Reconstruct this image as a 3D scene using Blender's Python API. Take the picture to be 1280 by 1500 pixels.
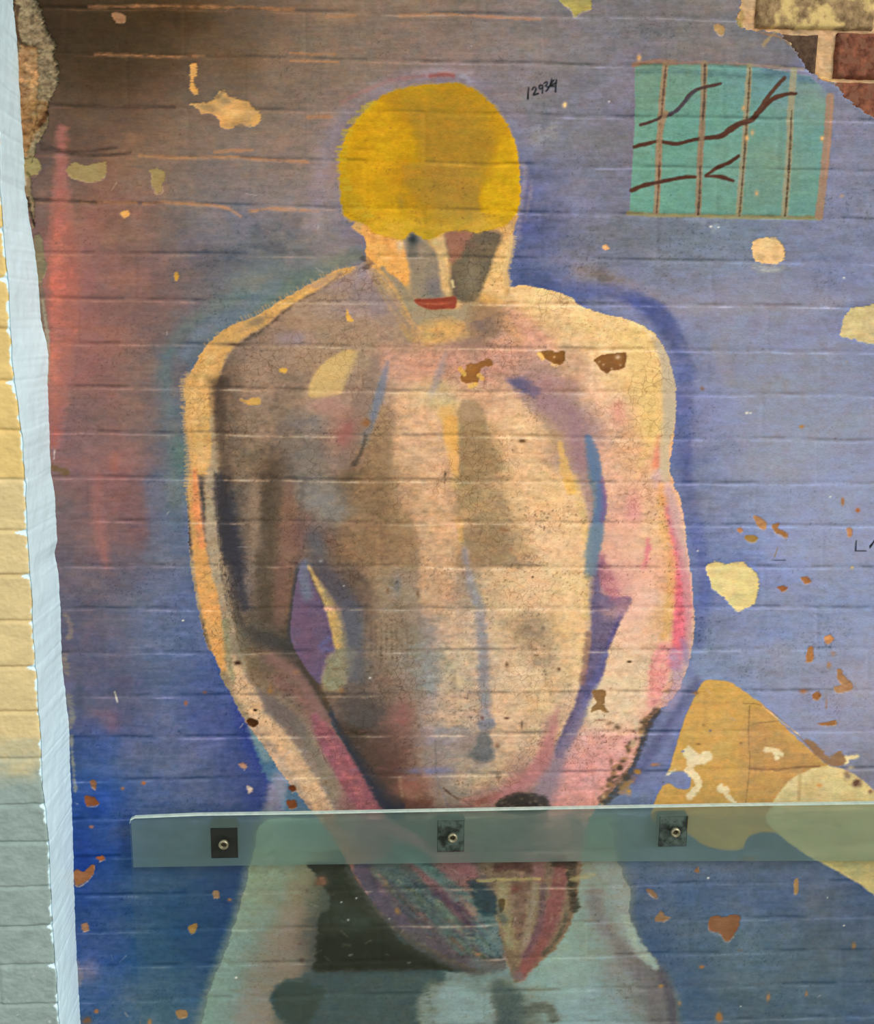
import bpy, bmesh, math
import numpy as np
from mathutils import Matrix, Vector

for o in list(bpy.data.objects): bpy.data.objects.remove(o)
sc = bpy.context.scene
COL = sc.collection

# ------------------------------------------------------------------ camera, light, exposure
F_PX, DIST, EYE = 1500.0, 1.95, 1.70            # focal length in px of the 1280 px wide frame, distance to the wall, eye height
PITCH, YAW, ROLL = [math.radians(v) for v in (11.151, 3.095, .683)]
def _rx(a): return np.array([[1, 0, 0], [0, math.cos(a), -math.sin(a)], [0, math.sin(a), math.cos(a)]])
def _rz(a): return np.array([[math.cos(a), -math.sin(a), 0], [math.sin(a), math.cos(a), 0], [0, 0, 1]])
ROT = _rz(-YAW) @ _rx(math.pi/2-PITCH) @ _rz(ROLL)
cam = bpy.data.cameras.new('camera'); cam_o = bpy.data.objects.new('camera', cam); COL.objects.link(cam_o)
cam.sensor_fit = 'HORIZONTAL'; cam.sensor_width = 36; cam.lens = 36*F_PX/1280; cam.clip_start = .02
m4 = Matrix([list(ROT[0])+[0], list(ROT[1])+[-DIST], list(ROT[2])+[EYE], [0, 0, 0, 1]])
cam_o.matrix_world = m4
sc.camera = cam_o
w = bpy.data.worlds.new('daylight'); sc.world = w; w.use_nodes = True
w.node_tree.nodes['Background'].inputs[0].default_value = (.95, .99, 1.0, 1)
w.node_tree.nodes['Background'].inputs[1].default_value = .62
sl = bpy.data.lights.new('soft_daylight', 'SUN'); sl.energy = 2.3; sl.angle = math.radians(24); sl.color = (1, .985, .96)
so = bpy.data.objects.new('soft_daylight', sl); COL.objects.link(so); so.location = (1.6, -2.5, 3.2)
so.rotation_euler = Vector((-.60, .62, -.50)).to_track_quat('-Z', 'Y').to_euler()
sc.view_settings.view_transform = 'Standard'; sc.view_settings.look = 'None'
sc.view_settings.exposure = 0.07; sc.view_settings.gamma = 1.0; sc.view_settings.use_curve_mapping = False

def at(u, v, y=0.0):
    """The spot of the plane at depth y (wall plane = 0, negative = nearer) that was measured at (u, v)."""
    u = np.asarray(u, float); v = np.asarray(v, float)
    d = np.stack([(u-640)/F_PX, -(v-750)/F_PX, -np.ones_like(u)], -1) @ ROT.T
    t = (DIST+y)/d[..., 1]
    return d[..., 0]*t, EYE+d[..., 2]*t
def s2l(c):
    c = np.asarray(c, float)
    return np.where(c <= .04045, c/12.92, ((c+.055)/1.055)**2.4)
def rgb(r, g, b): return tuple(float(v) for v in s2l([r/255, g/255, b/255]))+(1,)
# ------------------------------------------------------------------ the mural's paint, laid on the wall plane
rngN = np.random.default_rng(7)
LAT = rngN.random((256, 256)).astype(np.float32)
def vnoise(x, y, seed=0):
    x = x + seed*37.13; y = y + seed*91.7
    xi = np.floor(x).astype(np.int32); yi = np.floor(y).astype(np.int32)
    fx = (x-xi).astype(np.float32); fy = (y-yi).astype(np.float32)
    fx = fx*fx*(3-2*fx); fy = fy*fy*(3-2*fy)
    a = LAT[yi & 255, xi & 255]; b = LAT[yi & 255, (xi+1) & 255]
    c = LAT[(yi+1) & 255, xi & 255]; d = LAT[(yi+1) & 255, (xi+1) & 255]
    return (a*(1-fx)+b*fx)*(1-fy)+(c*(1-fx)+d*fx)*fy
def fbm(x, y, seed=0, octv=4, gain=.5):
    t = 0; a = 1; s = 0
    for k in range(octv):
        t = t + a*vnoise(x*2**k, y*2**k, seed+k*5); s += a; a *= gain
    return t/s*2-1                                # about -1..1
def sm(x): x = np.clip(x, 0, 1); return x*x*(3-2*x)
def rough(p, q):                                  # broken-edge noise, in px
    return p
def catmull(pts, closed, n=5):
    p = np.array([q[:3] if len(q) > 2 else (q[0], q[1], 0) for q in pts], float); N = len(p); out = []
    for i in range(N if closed else N-1):
        g = (lambda k: p[k % N]) if closed else (lambda k: p[min(max(k, 0), N-1)])
        a, b, c, d = g(i-1), g(i), g(i+1), g(i+2)
        for j in range(n):
            t = j/n
            out.append(.5*((2*b)+(-a+c)*t+(2*a-5*b+4*c-d)*t*t+(-a+3*b-3*c+d)*t**3))
    if not closed: out.append(p[-1])
    return np.array(out)

# course lines of the brickwork (left at x=100, right at x=1200)
CL = [10,79,155,227,296,370,437,502,567,633,698,762,828,892,957,1020,1082,1143,1201,1257,1312,1366,1417,1467,1516]
CR = [30,101,176,250,320,384,449,515,579,644,709,769,831,890,950,1012,1070,1126,1182,1237,1291,1343,1393,1442,1490]
for k in range(9): CL.insert(0, CL[0]-72-k); CR.insert(0, CR[0]-73-k)
for k in range(16): CL.append(CL[-1]+48-k*.9); CR.append(CR[-1]+47-k*.9)
CL = np.array(CL, float); CR = np.array(CR, float)

class Paint:
    def __init__(s, xs, ys):
        s.xs, s.ys = xs, ys
        s.X, s.Y = np.meshgrid(xs.astype(np.float32), ys.astype(np.float32))
        s.C = np.zeros(s.X.shape+(3,), np.float32)
        s.L = np.zeros(s.X.shape, np.int16)       # which thing / part a spot belongs to
        s.H = np.zeros(s.X.shape, np.float32)     # relief in mm, towards the viewer
        s.K = np.zeros(s.X.shape, np.float32)     # how much crackle
        s.W = np.zeros(s.X.shape, np.float32)     # bare spots: no worn or highlight lines there
        s.names = ['']
    def lab(s, name):
        if name not in s.names: s.names.append(name)
        return s.names.index(name)
    def box(s, pts, m):
        x0, x1 = pts[:, 0].min()-m, pts[:, 0].max()+m; y0, y1 = pts[:, 1].min()-m, pts[:, 1].max()+m
        i0, i1 = np.searchsorted(s.xs, [x0, x1]); j0, j1 = np.searchsorted(s.ys, [y0, y1])
        return (slice(j0, j1), slice(i0, i1))
    def field(s, txt, sig, sub=8):
        q = np.array([[float(v) for v in t.split(',')] for t in txt.replace('\n', '').split(';') if t.strip()])
        gx = np.arange(s.xs[0]-sub, s.xs[-1]+2*sub, sub); gy = np.arange(s.ys[0]-sub, s.ys[-1]+2*sub, sub)
        GX, GY = np.meshgrid(gx, gy); A = np.zeros(GX.shape+(3,)); Wt = np.full(GX.shape, 1e-12)
        for x, y, r, g, b in q:
            d2 = (GX-x)**2+(GY-y)**2
            w = np.exp(-d2/(2*sig*sig))+1e-5/(1+d2/1e4)**2
            Wt += w; A += w[..., None]*np.array([r, g, b])/255
        A /= Wt[..., None]
        wx = s.X+fbm(s.X/38, s.Y/26, 11, 3)*sig*.35; wy = s.Y+fbm(s.X/38, s.Y/26, 29, 3)*sig*.3
        u = np.clip((wx-gx[0])/sub, 0, len(gx)-1.001); v = np.clip((wy-gy[0])/sub, 0, len(gy)-1.001)
        ui = u.astype(int); vi = v.astype(int); fu = (u-ui)[..., None]; fv = (v-vi)[..., None]
        return ((A[vi, ui]*(1-fu)+A[vi, ui+1]*fu)*(1-fv)+(A[vi+1, ui]*(1-fu)+A[vi+1, ui+1]*fu)*fv).astype(np.float32)
    def seg(s, b, p):
        X = s.X[b]; Y = s.Y[b]; best = np.full(X.shape, 1e9, np.float32); wd = np.zeros(X.shape, np.float32)
        for k in range(len(p)-1):
            ax, ay, aw = p[k]; bx, by, bw = p[k+1]; dx, dy = bx-ax, by-ay; l2 = dx*dx+dy*dy+1e-9
            t = np.clip(((X-ax)*dx+(Y-ay)*dy)/l2, 0, 1)
            d = (X-ax-t*dx)**2+(Y-ay-t*dy)**2
            m = d < best; best = np.where(m, d, best); wd = np.where(m, aw+(bw-aw)*t, wd)
        return np.sqrt(best), wd
    def sdpoly(s, b, p):
        q = np.vstack([p, p[:1]]); d, _ = s.seg(b, q); X = s.X[b]; Y = s.Y[b]; ins = np.zeros(X.shape, bool)
        for k in range(len(p)):
            x0, y0 = q[k][:2]; x1, y1 = q[k+1][:2]
            if y0 == y1: continue
            ins ^= ((y0 > Y) != (y1 > Y)) & (X < (x1-x0)*(Y-y0)/(y1-y0)+x0)
        return np.where(ins, -d, d)
    def edge(s, b, rag, rs, seed):
        X = s.X[b]; Y = s.Y[b]
        return rag*(fbm(X/rs, Y/(rs*.35), seed, 3)+.5*fbm(X/(rs*4), Y/(rs*4), seed+3, 2))
    def put(s, b, a, col, lab=None, dz=None, K=None):
        c = col if isinstance(col, np.ndarray) else np.array(col, np.float32)/255
        if c.ndim == 3: c = c[b]
        a = a.astype(np.float32); s.C[b] = s.C[b]*(1-a[..., None])+c*a[..., None]
        if lab: s.L[b] = np.where(a > .5, s.lab(lab), s.L[b])
        if dz is not None: s.H[b] += a*dz
        if K is not None: s.K[b] = s.K[b]*(1-a)+K*a
    def P(s, pts, col, a=1., soft=2., rag=2., smooth=True, lab=None, rs=10, dz=None, seed=1, K=None, n=5, bare=False, clip=None):
        p = catmull(pts, True, n) if smooth else np.array([(x, y, 0) for x, y in pts], float)
        b = s.box(p, soft+rag*2+3)
        if 0 in s.X[b].shape: return
        d = s.sdpoly(b, p)+s.edge(b, rag, rs, seed)
        al = a*sm(.5-d/(2*soft))
        if clip is not None: al = al*clip[b]
        s.put(b, al, col, lab, dz, K)
        if bare: s.W[b] = np.maximum(s.W[b], al)
        return b, al
    def S(s, pts, w, col, a=1., soft=4., rag=2., lab=None, rs=9, seed=2, dz=None, K=None, smooth=True, clip=None, bare=False, dry=0.):
        pts = [(q[0], q[1], q[2] if len(q) > 2 else w) for q in pts]
        p = catmull(pts, False, 5) if smooth and len(pts) > 2 else np.array(pts, float)
        b = s.box(p, p[:, 2].max()+soft+rag*2+3)
        if 0 in s.X[b].shape: return
        d, wd = s.seg(b, p); d = d-wd/2+s.edge(b, rag, rs, seed)
        al = a*sm(.5-d/(2*soft))
        if dry: al = al*np.clip(1-dry*(.5+1.6*fbm(s.X[b]/9, s.Y[b]/2.2, seed+9, 3)), 0, 1)
        if clip is not None: al = al*clip[b]
        s.put(b, al, col, lab, dz, K)
        if bare: s.W[b] = np.maximum(s.W[b], al)
    def D(s, x, y, rx, ry, col, a=.6, ang=0., rag=.25, clip=None, seed=4):
        r = max(rx, ry)*2.2; b = s.box(np.array([[x-r, y-r], [x+r, y+r]]), 0)
        if 0 in s.X[b].shape: return
        X = s.X[b]-x; Y = s.Y[b]-y; c, n = math.cos(math.radians(ang)), math.sin(math.radians(ang))
        u = (X*c+Y*n)/rx; v = (-X*n+Y*c)/ry
        d = u*u+v*v+rag*fbm(s.X[b]/12, s.Y[b]/8, seed, 3)
        al = a*np.exp(-np.clip(d, 0, 9)*1.1)
        if clip is not None: al = al*clip[b]
        s.put(b, al, col)

BG = """90,20,62,48,40;150,20,66,52,40;150,90,75,58,42;220,60,80,62,42;250,110,92,72,58;300,20,85,66,48;330,80,95,75,62;400,20,110,90,85;430,60,112,95,95;
100,130,78,62,50;120,160,80,62,52;180,130,78,60,46;200,20,66,50,36;260,20,72,54,38;360,30,100,80,66;230,150,105,78,68;300,140,112,92,90;400,150,112,92,92;60,200,92,68,62;100,190,105,75,65;150,190,112,80,72;200,200,118,85,75;250,200,118,88,82;300,200,115,95,98;400,210,115,98,108;
70,250,110,80,85;150,300,125,82,78;200,330,130,85,80;220,300,122,90,92;260,260,108,90,95;300,270,105,92,115;380,250,118,102,112;420,300,112,104,130;300,330,98,92,125;350,350,98,98,150;300,380,95,85,115;250,360,100,85,108;200,400,125,82,85;240,430,118,78,85;140,400,130,82,88;280,440,110,85,105;230,470,120,80,85;
480,30,122,106,106;560,30,120,105,110;650,20,118,105,110;700,60,122,110,125;780,40,115,108,130;480,90,120,104,106;560,90,125,110,118;640,80,125,112,125;740,100,118,112,140;800,100,112,110,145;850,60,105,105,145;900,40,108,108,145;980,40,108,108,140;1050,30,108,108,135;900,100,102,104,150;860,150,102,105,155;860,230,100,105,150;870,300,90,98,165;800,200,98,105,155;820,280,85,95,165;780,300,75,80,165;760,330,68,78,165;
440,120,118,100,105;450,200,118,102,110;470,180,118,104,120;460,260,120,106,118;480,320,112,105,135;440,330,112,104,130;500,360,108,100,130;450,380,95,100,130;400,380,100,98,130;420,410,92,110,115;380,420,90,110,120;350,450,85,105,130;300,480,88,105,125;280,500,88,105,125;
1250,200,105,108,160;1250,250,100,108,165;1250,300,98,108,170;1230,350,92,105,165;900,350,85,98,155;950,340,85,105,155;1000,350,85,110,160;1060,350,88,112,165;1200,400,98,110,170;1050,400,100,112,175;950,380,88,100,160;860,380,85,95,160;800,370,72,85,165;950,420,110,115,165;1050,440,128,125,170;1150,440,125,125,172;1250,420,108,115,175;900,400,88,98,160;1000,480,98,105,180;1080,500,118,125,180;1180,500,115,122,185;1250,530,110,120,180;
1010,560,82,90,158;1050,560,98,112,175;1100,570,112,122,176;1200,560,118,128,178;1200,610,120,130,178;1100,620,112,124,182;1030,620,88,98,165;1010,660,80,90,160;1060,680,82,105,170;1120,670,118,128,178;1250,680,112,125,185;1200,730,110,125,188;1100,740,92,115,180;1040,740,80,92,165;1070,790,85,104,170;1150,800,105,120,183;1250,800,105,120,183;1030,870,76,90,160;1130,850,88,108,178;1200,880,92,114,180;1040,930,82,102,165;1100,930,90,112,172;1200,930,94,116,176;1260,900,98,120,180;1040,990,95,120,172;1150,1000,104,120,172;1250,1000,120,125,172;1230,1080,114,122,168;1180,1050,107,119,168;1270,1120,107,114,155;1000,1020,104,114,165;985,1060,92,102,165;960,1100,90,98,160;940,1160,90,100,165;950,1130,92,106,170;
100,520,150,80,85;130,520,132,80,85;200,540,125,85,82;230,560,105,85,95;250,540,95,95,110;150,600,125,85,92;200,610,125,85,80;260,600,92,95,125;260,660,85,100,115;240,670,92,92,120;150,660,130,82,92;200,680,130,82,88;100,660,125,82,95;100,720,112,82,95;150,720,138,82,90;190,730,120,80,90;240,720,88,98,145;250,780,85,95,135;150,780,125,82,92;190,790,118,82,100;100,790,98,78,98;130,850,105,80,105;170,850,100,82,115;230,850,82,92,150;110,900,80,75,115;150,920,100,78,105;200,900,85,92,150;230,920,78,98,155;270,900,80,90,150;
120,960,92,72,115;170,970,80,78,135;240,970,78,92,155;290,980,68,80,150;130,1010,88,75,125;170,1060,105,80,120;150,1050,80,78,130;220,1050,82,92,155;300,1050,72,78,155;330,1070,70,72,155;120,1100,60,70,130;160,1110,58,80,165;240,1110,88,95,155;300,1110,85,92,150;350,1110,65,68,150;370,1150,68,65,145;300,1160,82,88,155;250,1180,80,90,155;200,1160,70,85,155;150,1150,52,78,175;130,1200,48,68,165;170,1220,52,72,162;130,1300,52,68,150;170,1330,55,78,155;130,1380,68,78,148;160,1430,60,82,152;150,1480,62,85,150;
220,1300,66,92,138;260,1290,56,80,130;300,1290,66,82,125;330,1300,56,68,125;230,1360,56,88,130;280,1360,48,80,132;320,1370,58,76,125;230,1420,64,92,130;300,1410,50,74,130;250,1480,74,104,135;290,1470,64,92,138;220,1480,74,106,142;250,1220,60,80,150;330,1220,64,76,140;
940,1290,70,88,145;1000,1280,70,92,158;1080,1290,70,92,158;1150,1280,66,88,158;1180,1310,76,95,155;1230,1320,64,85,155;1270,1380,74,95,155;960,1340,62,85,150;1000,1350,66,95,155;1100,1380,74,102,155;1200,1380,80,100,145;970,1420,58,84,150;1000,1440,60,90,160;1080,1420,78,108,148;1180,1420,76,102,145;1260,1430,72,98,145;1020,1480,60,92,158;1100,1480,70,98,150;1200,1480,74,102,150;1270,1480,68,92,150;960,1220,75,110,160;1000,1220,80,115,160;900,1220,90,120,150;1150,1240,85,105,150"""

BODY = """450,520,155,124,100;440,560,122,102,86;480,540,150,120,92;540,530,150,126,108;580,530,195,142,122;620,530,205,142,122;660,530,195,132,112;720,540,185,130,118;760,530,190,140,122;800,560,165,122,122;830,540,205,155,118;
470,590,165,130,110;520,570,140,115,100;560,590,170,134,112;600,590,215,168,128;640,580,208,178,125;700,590,208,158,120;740,590,218,164,124;780,590,222,175,124;810,610,190,152,125;840,610,135,105,125;
450,620,125,110,100;500,630,158,105,92;540,640,145,116,86;560,640,132,108,82;590,640,210,162,124;620,640,216,168,124;690,640,155,124,84;710,650,150,122,82;750,640,226,184,122;800,640,218,174,116;830,650,150,118,118;440,660,110,100,95;470,670,115,100,92;510,660,130,98,85;
450,720,112,106,104;480,730,124,116,110;510,710,104,88,64;550,710,130,102,68;570,740,122,98,68;600,730,195,152,110;640,730,212,164,120;680,720,184,150,98;720,730,184,148,105;760,720,225,178,120;810,720,232,184,120;840,730,236,184,124;
430,790,110,80,76;460,800,105,98,104;500,800,116,92,72;550,790,130,102,72;590,790,148,118,82;620,800,195,154,115;660,790,216,168,120;690,800,164,130,88;720,790,158,128,92;750,800,198,160,112;800,790,230,184,130;845,790,232,184,125;
480,850,98,84,86;520,860,98,82,76;560,850,150,126,95;590,860,142,122,105;620,860,186,152,115;650,860,202,154,118;690,860,172,146,118;720,860,217,178,126;780,860,228,184,128;840,860,230,188,126;
520,910,108,102,108;560,910,155,130,105;590,920,142,122,98;620,920,162,142,130;660,920,206,168,130;700,920,194,168,138;740,920,217,178,128;780,930,194,158,116;840,920,227,184,122;
530,980,108,98,95;560,980,140,116,96;600,980,150,132,120;630,980,166,152,130;660,980,202,176,136;710,980,202,170,136;760,980,222,184,136;810,980,212,174,126;845,970,227,184,126;
500,1030,105,86,76;530,1040,100,86,84;560,1030,130,102,86;590,1030,140,112,100;620,1040,186,152,130;660,1040,202,168,132;700,1050,198,164,132;740,1040,220,178,132;800,1030,222,180,126;840,1040,200,162,134;
520,1090,78,68,66;550,1090,88,70,62;590,1090,140,94,86;620,1100,166,132,120;650,1100,182,152,130;700,1100,165,140,125;740,1090,212,170,130;790,1080,215,175,132;
560,1140,78,54,48;590,1150,148,102,86;610,1150,175,122,100;640,1130,162,132,124;680,1140,206,172,130;730,1140,212,178,130;780,1120,200,152,125;
600,1175,130,82,66;640,1170,150,122,108;680,1180,176,146,124;720,1170,176,122,106;760,1150,176,118,112;790,1140,166,122,114;
400,480,132,106,90;350,500,122,98,86;440,440,142,116,100;480,430,136,116,108;520,420,130,115,122;560,440,132,116,120;540,480,150,122,106;480,480,142,118,102;420,540,132,106,92;600,480,165,136,108;640,500,195,156,112;590,500,150,126,108;660,480,175,134,94;700,500,190,138,122;740,490,200,146,120;780,480,217,170,112;820,470,226,184,116;880,480,235,192,116;920,490,235,196,112;950,520,230,192,112;740,440,202,164,112;780,430,234,192,120;840,450,230,188,120;540,400,125,108,120;510,400,150,120,100;
330,560,112,88,72;370,560,138,110,94;340,620,112,92,76;380,620,134,110,94;420,620,116,98,86;360,680,118,100,80;400,680,105,86,68;350,740,84,78,76;370,740,125,105,86;400,740,92,78,62;425,750,125,92,76;340,800,74,68,76;380,800,128,110,94;410,800,100,82,66;430,800,120,84,76;
320,860,175,148,110;350,860,92,86,94;370,860,128,114,108;400,870,96,82,66;420,870,110,78,66;340,920,114,98,80;370,920,92,82,72;400,930,78,64,50;420,940,80,66,60;350,970,160,130,92;380,980,100,86,72;410,990,110,82,68;440,990,100,72,62;370,1020,212,165,120;400,1020,120,100,86;430,1030,130,106,94;450,1040,112,92,80;400,1060,192,152,120;430,1070,140,116,105;460,1060,165,104,100;480,1080,175,95,100;430,1110,200,162,130;460,1120,150,132,114;490,1110,178,90,100;520,1150,184,88,105;480,1150,150,132,110;450,1150,195,156,125;
880,500,232,188,115;900,560,235,188,124;940,560,232,190,106;960,560,220,184,112;870,580,226,172,130;900,620,222,164,124;950,620,234,190,112;930,660,226,168,116;890,660,212,154,124;960,670,226,155,112;860,640,130,105,130;900,720,217,158,130;940,720,222,168,124;920,740,217,150,126;975,730,232,164,122;890,780,208,146,126;940,790,230,172,130;970,790,226,174,116;900,830,216,154,130;945,830,222,150,130;980,840,225,152,112;900,860,195,125,128;940,880,230,170,142;970,900,217,164,112;930,930,226,172,142;900,970,226,178,142;960,940,217,164,130;930,990,226,182,142;900,1000,226,186,138;870,1030,226,186,142;910,1050,226,182,142;950,1030,220,150,132;860,1090,220,154,138;900,1080,226,162,138;880,1120,220,135,138;920,1100,217,148,134;850,1130,216,126,134;850,1170,212,134,124;880,1160,226,144,138;
500,1200,150,110,110;540,1210,160,95,105;600,1200,90,90,95;650,1200,130,115,110;700,1200,115,105,95;760,1200,120,95,95;820,1200,205,130,130;860,1200,205,135,130;480,1220,190,150,115;520,1260,175,90,90;560,1230,130,80,95;600,1250,70,105,110;660,1240,150,85,95;720,1240,120,95,95;780,1240,150,90,100;840,1230,170,120,115"""

def paint_mural(p):
    A = np.ones(p.X.shape, np.float32); X, Y = p.X, p.Y; S, P, D = p.S, p.P, p.D
    full = (slice(None), slice(None))
    p.C[:] = p.field(BG, 34)
    # cloudy background strokes
    D(120,60,110,60,(58,44,34),.55); D(210,25,120,26,(58,42,28),.5); D(190,110,80,30,(66,50,38),.45)
    S([(90,190,6),(90,240,14),(90,300,24),(92,370,44),(96,450,48),(88,520,38),(84,580,24),(80,650,12)], 20, (192,82,86), .9, 10, 5, seed=21)
    S([(84,330,14),(82,420,22),(78,520,18),(76,600,8)], 14, (206,88,88), .7, 8, 3, seed=22)
    S([(128,320),(126,420),(130,500),(120,560)], 26, (150,80,86), .5, 16, 6, seed=23)
    S([(165,500),(160,600),(175,690),(150,800)], 26, (140,78,84), .35, 16, 6, seed=24)
    S([(145,700,8),(142,740,18),(150,790,14),(156,830,6)], 12, (168,84,88), .55, 9, 3, seed=25)
    S([(168,668),(168,684)], 12, (172,85,82), .6, 6, 2)
    D(185,660,30,25,(135,80,90),.5); D(190,740,38,28,(128,80,88),.7); D(195,785,28,26,(122,82,96),.7)
    P([(216,700),(218,760),(218,800),(217,820),(300,830),(300,700)], (88,98,142), .5, 8, 4, seed=31)
    D(262,670,14,40,(78,120,112),.75); D(258,730,20,40,(86,108,118),.6); D(262,610,14,22,(92,100,115),.5)
    S([(245,520),(238,560),(250,620)], 26, (96,104,120), .6, 12, 4)
    S([(395,440),(430,418),(480,392),(520,375)], 24, (88,118,112), .6, 14, 4, seed=26)
    S([(272,520),(300,480),(350,452),(400,420)], 20, (90,108,150), .55, 10, 4, seed=27)
    S([(250,600),(242,540),(262,490),(310,455),(360,432)], 14, (84,112,125), .5, 12, 4)
    for (x,y,rx,ry) in [(390,340,40,14),(330,385,40,9),(400,365,50,10),(420,320,30,8),(330,370,30,7)]:
        D(x,y,rx,ry,(70,66,90),.35,rag=1.5,seed=int(x))
    # lavender halo round the head
    S([(462,330),(470,250),(490,190),(530,145),(590,115),(650,108),(700,118),(745,150),(775,200)], 22, (122,112,150), .55, 14, 5, seed=33)
    S([(500,150),(560,122),(610,112),(660,108)], 5, (150,96,112), .6, 4, 2, seed=34)
    S([(630,112),(650,109),(664,111)], 5, (150,70,70), .8, 2.5, 2); S([(606,106),(650,104),(690,108)], 6, (170,140,150), .45, 4, 3)
    S([(676,110),(690,120)], 8, (160,150,165), .5, 5, 3)
    S([(766,240,8),(772,270,14),(760,340,12),(750,370,8)], 10, (140,134,160), .75, 4, 3, seed=35)
    S([(776,255,4),(770,300,10),(764,340,10)], 10, (70,72,160), .8, 6, 3)
    D(790,350,30,40,(66,74,165),.6); D(800,395,50,14,(68,84,165),.7)
    S([(754,350),(765,400),(800,418),(850,428)], 22, (68,80,162), .7, 9, 4)
    S([(810,195),(790,205),(815,180)], 8, (150,148,160), .5, 5, 4, dry=.6, seed=36)
    S([(786,190),(784,205)], 10, (128,130,155), .5, 5, 4)
    D(800,245,40,14,(84,96,160),.5); D(790,260,30,8,(80,84,130),.4)
    # grey smears above the shoulder, dark blue halo to its right
    S([(850,396),(900,408),(960,440),(1010,455),(1060,460)], 20, (130,124,160), .6, 14, 5, seed=37)
    S([(1000,448),(1060,446),(1150,452),(1240,440)], 16, (146,138,175), .5, 14, 5, seed=38)
    S([(1040,500),(1055,520),(1070,560)], 16, (140,132,165), .6, 9, 4, seed=39)
    D(885,403,30,10,(90,88,110),.7,12,rag=1.2)
    S([(800,416,10),(870,424,18),(930,438,26),(975,478,34),(1000,520,30),(1002,580,26),(1000,640,26),(1004,700,22),(1020,780,22),(1030,860,20),(1022,940,18)], 24, (72,80,162), .8, 9, 4, seed=40)
    S([(915,436,10),(960,452,26),(985,490,24),(990,505,14)], 20, (66,72,160), .7, 6, 4, seed=41)
    D(1025,500,22,26,(80,100,175),.7)
    S([(1008,640,10),(1006,700,14)], 10, (66,68,150), .5, 6, 3)
    S([(1020,1000),(990,1045),(962,1090),(930,1140)], 14, (84,78,140), .55, 8, 3, seed=42)
    D(1130,560,60,14,(130,134,165),.5); D(1150,690,40,18,(132,132,165),.45); D(1130,525,80,10,(134,132,160),.4)
    D(1230,505,30,12,(140,140,175),.4); D(1240,1010,30,20,(150,140,165),.4); D(1220,1070,40,14,(130,128,165),.4)
    # blue fringe at the left forearm
    S([(345,1040),(362,1085),(385,1120),(410,1150)], 16, (62,60,152), .6, 9, 4, seed=43)
    P([(366,1070),(385,1075),(400,1110),(430,1135),(450,1165),(462,1190),(420,1190),(400,1150),(382,1120)], (70,112,160), .85, 4, 4, seed=44)
    S([(372,1070),(380,1090),(392,1108)], 14, (112,140,150), .7, 6, 4); S([(402,1105),(425,1128)], 10, (90,130,140), .7, 4, 3)
    S([(410,1140),(402,1170),(400,1190)], 24, (128,128,165), .75, 8, 5, seed=45)
    D(116,1010,8,30,(72,72,100),.6)
    for (x,y,rx,ry,c) in [(140,1130,30,30,(50,78,178)),(165,1085,22,30,(62,82,168)),(140,1180,30,30,(48,68,168)),(165,1060,14,16,(128,80,112)),(150,1045,20,8,(120,78,110)),(120,1260,12,50,(52,58,150)),(130,1420,16,20,(104,96,140)),(180,1000,25,14,(90,76,120))]:
        D(x,y,rx,ry,c,.6)
    vn = fbm(X/95, Y/48, 301, 3); tn = fbm(X/60, Y/34, 307, 3); gm = p.C.mean(-1, keepdims=True)
    p.C = gm+(p.C-gm)*(1+.24*vn)[..., None]; p.C = p.C*(1+.05*tn)[..., None]; p.C = p.C+(np.clip(tn, 0, 1)*.03)[..., None]*np.array([1, .4, -.6], np.float32)
    for q in [[(425,78),(460,79),(490,79)],[(425,89),(470,90),(495,91)],[(452,172),(485,171)],[(205,228),(260,231),(330,230),(450,237)],[(315,222),(370,219)],[(210,298),(260,297),(325,303),(352,317)],[(365,310),(400,306),(465,309)],[(120,296),(200,297)],[(130,10),(220,9),(320,10),(430,14)],[(585,23),(640,21),(700,24),(790,28)],[(140,79),(230,82),(300,82)],[(480,24),(520,23)]]:
        S(q, 3, (196,122,74), .75, 3, 1.6, seed=int(q[0][0]), dry=.45)
    for q in [[(60,212),(110,222),(170,216)],[(60,218),(130,228),(190,224)],[(50,292),(100,294),(140,296)],[(70,152),(160,158),(255,158)]]: S(q, 4, (62,46,44), .6, 3, 1.5, dry=.3, seed=int(q[0][1]))
    # ---- the ochre and cream patch at the lower right
    P([(1047,995),(1070,1000),(1092,1014),(1120,1035),(1160,1075),(1200,1110),(1245,1145),(1290,1178),(1330,1210),(1330,1230),(1120,1216),(1085,1240),(1060,1242),(1030,1235),(1000,1215),(955,1200),(958,1175),(975,1140),(985,1110),(1000,1060),(1020,1015),(1030,998)],
      (204,160,88), 1, 1.3, 1.5, lab='ochre_patch', seed=50, bare=True, dz=.5)
    oc = (p.L == p.lab('ochre_patch')).astype(np.float32)
    P([(1100,1040),(1180,1080),(1300,1170),(1300,1210),(1095,1190)], (196,148,90), .7, 8, 6, clip=oc, seed=51)
    P([(1100,1060),(1130,1066),(1170,1100),(1210,1128),(1140,1130),(1096,1122)], (190,140,86), .6, 3, 4, clip=oc, seed=52)
    S([(985,1130),(1010,1110),(1060,1090)], 20, (212,172,100), .6, 14, 4, clip=oc)
    P([(1125,1185),(1150,1150),(1175,1132),(1205,1122),(1235,1126),(1262,1142),(1290,1166),(1330,1195),(1330,1345),(1290,1318),(1250,1290),(1215,1270),(1190,1256),(1150,1230),(1120,1200)],
      (212,194,140), 1, 1.6, 1.5, lab='cream_patch', seed=53, bare=True, dz=.3)
    P([(1195,1256),(1230,1276),(1290,1318),(1340,1350),(1340,1270),(1250,1250)], (170,168,110), .5, 5, 3, clip=(p.L == p.lab('cream_patch')).astype(np.float32))
    D(1190,1160,16,20,(190,160,100),.3); S([(1172,1128),(1170,1170)], 5, (190,160,105), .6, 2, 1.5)
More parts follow.
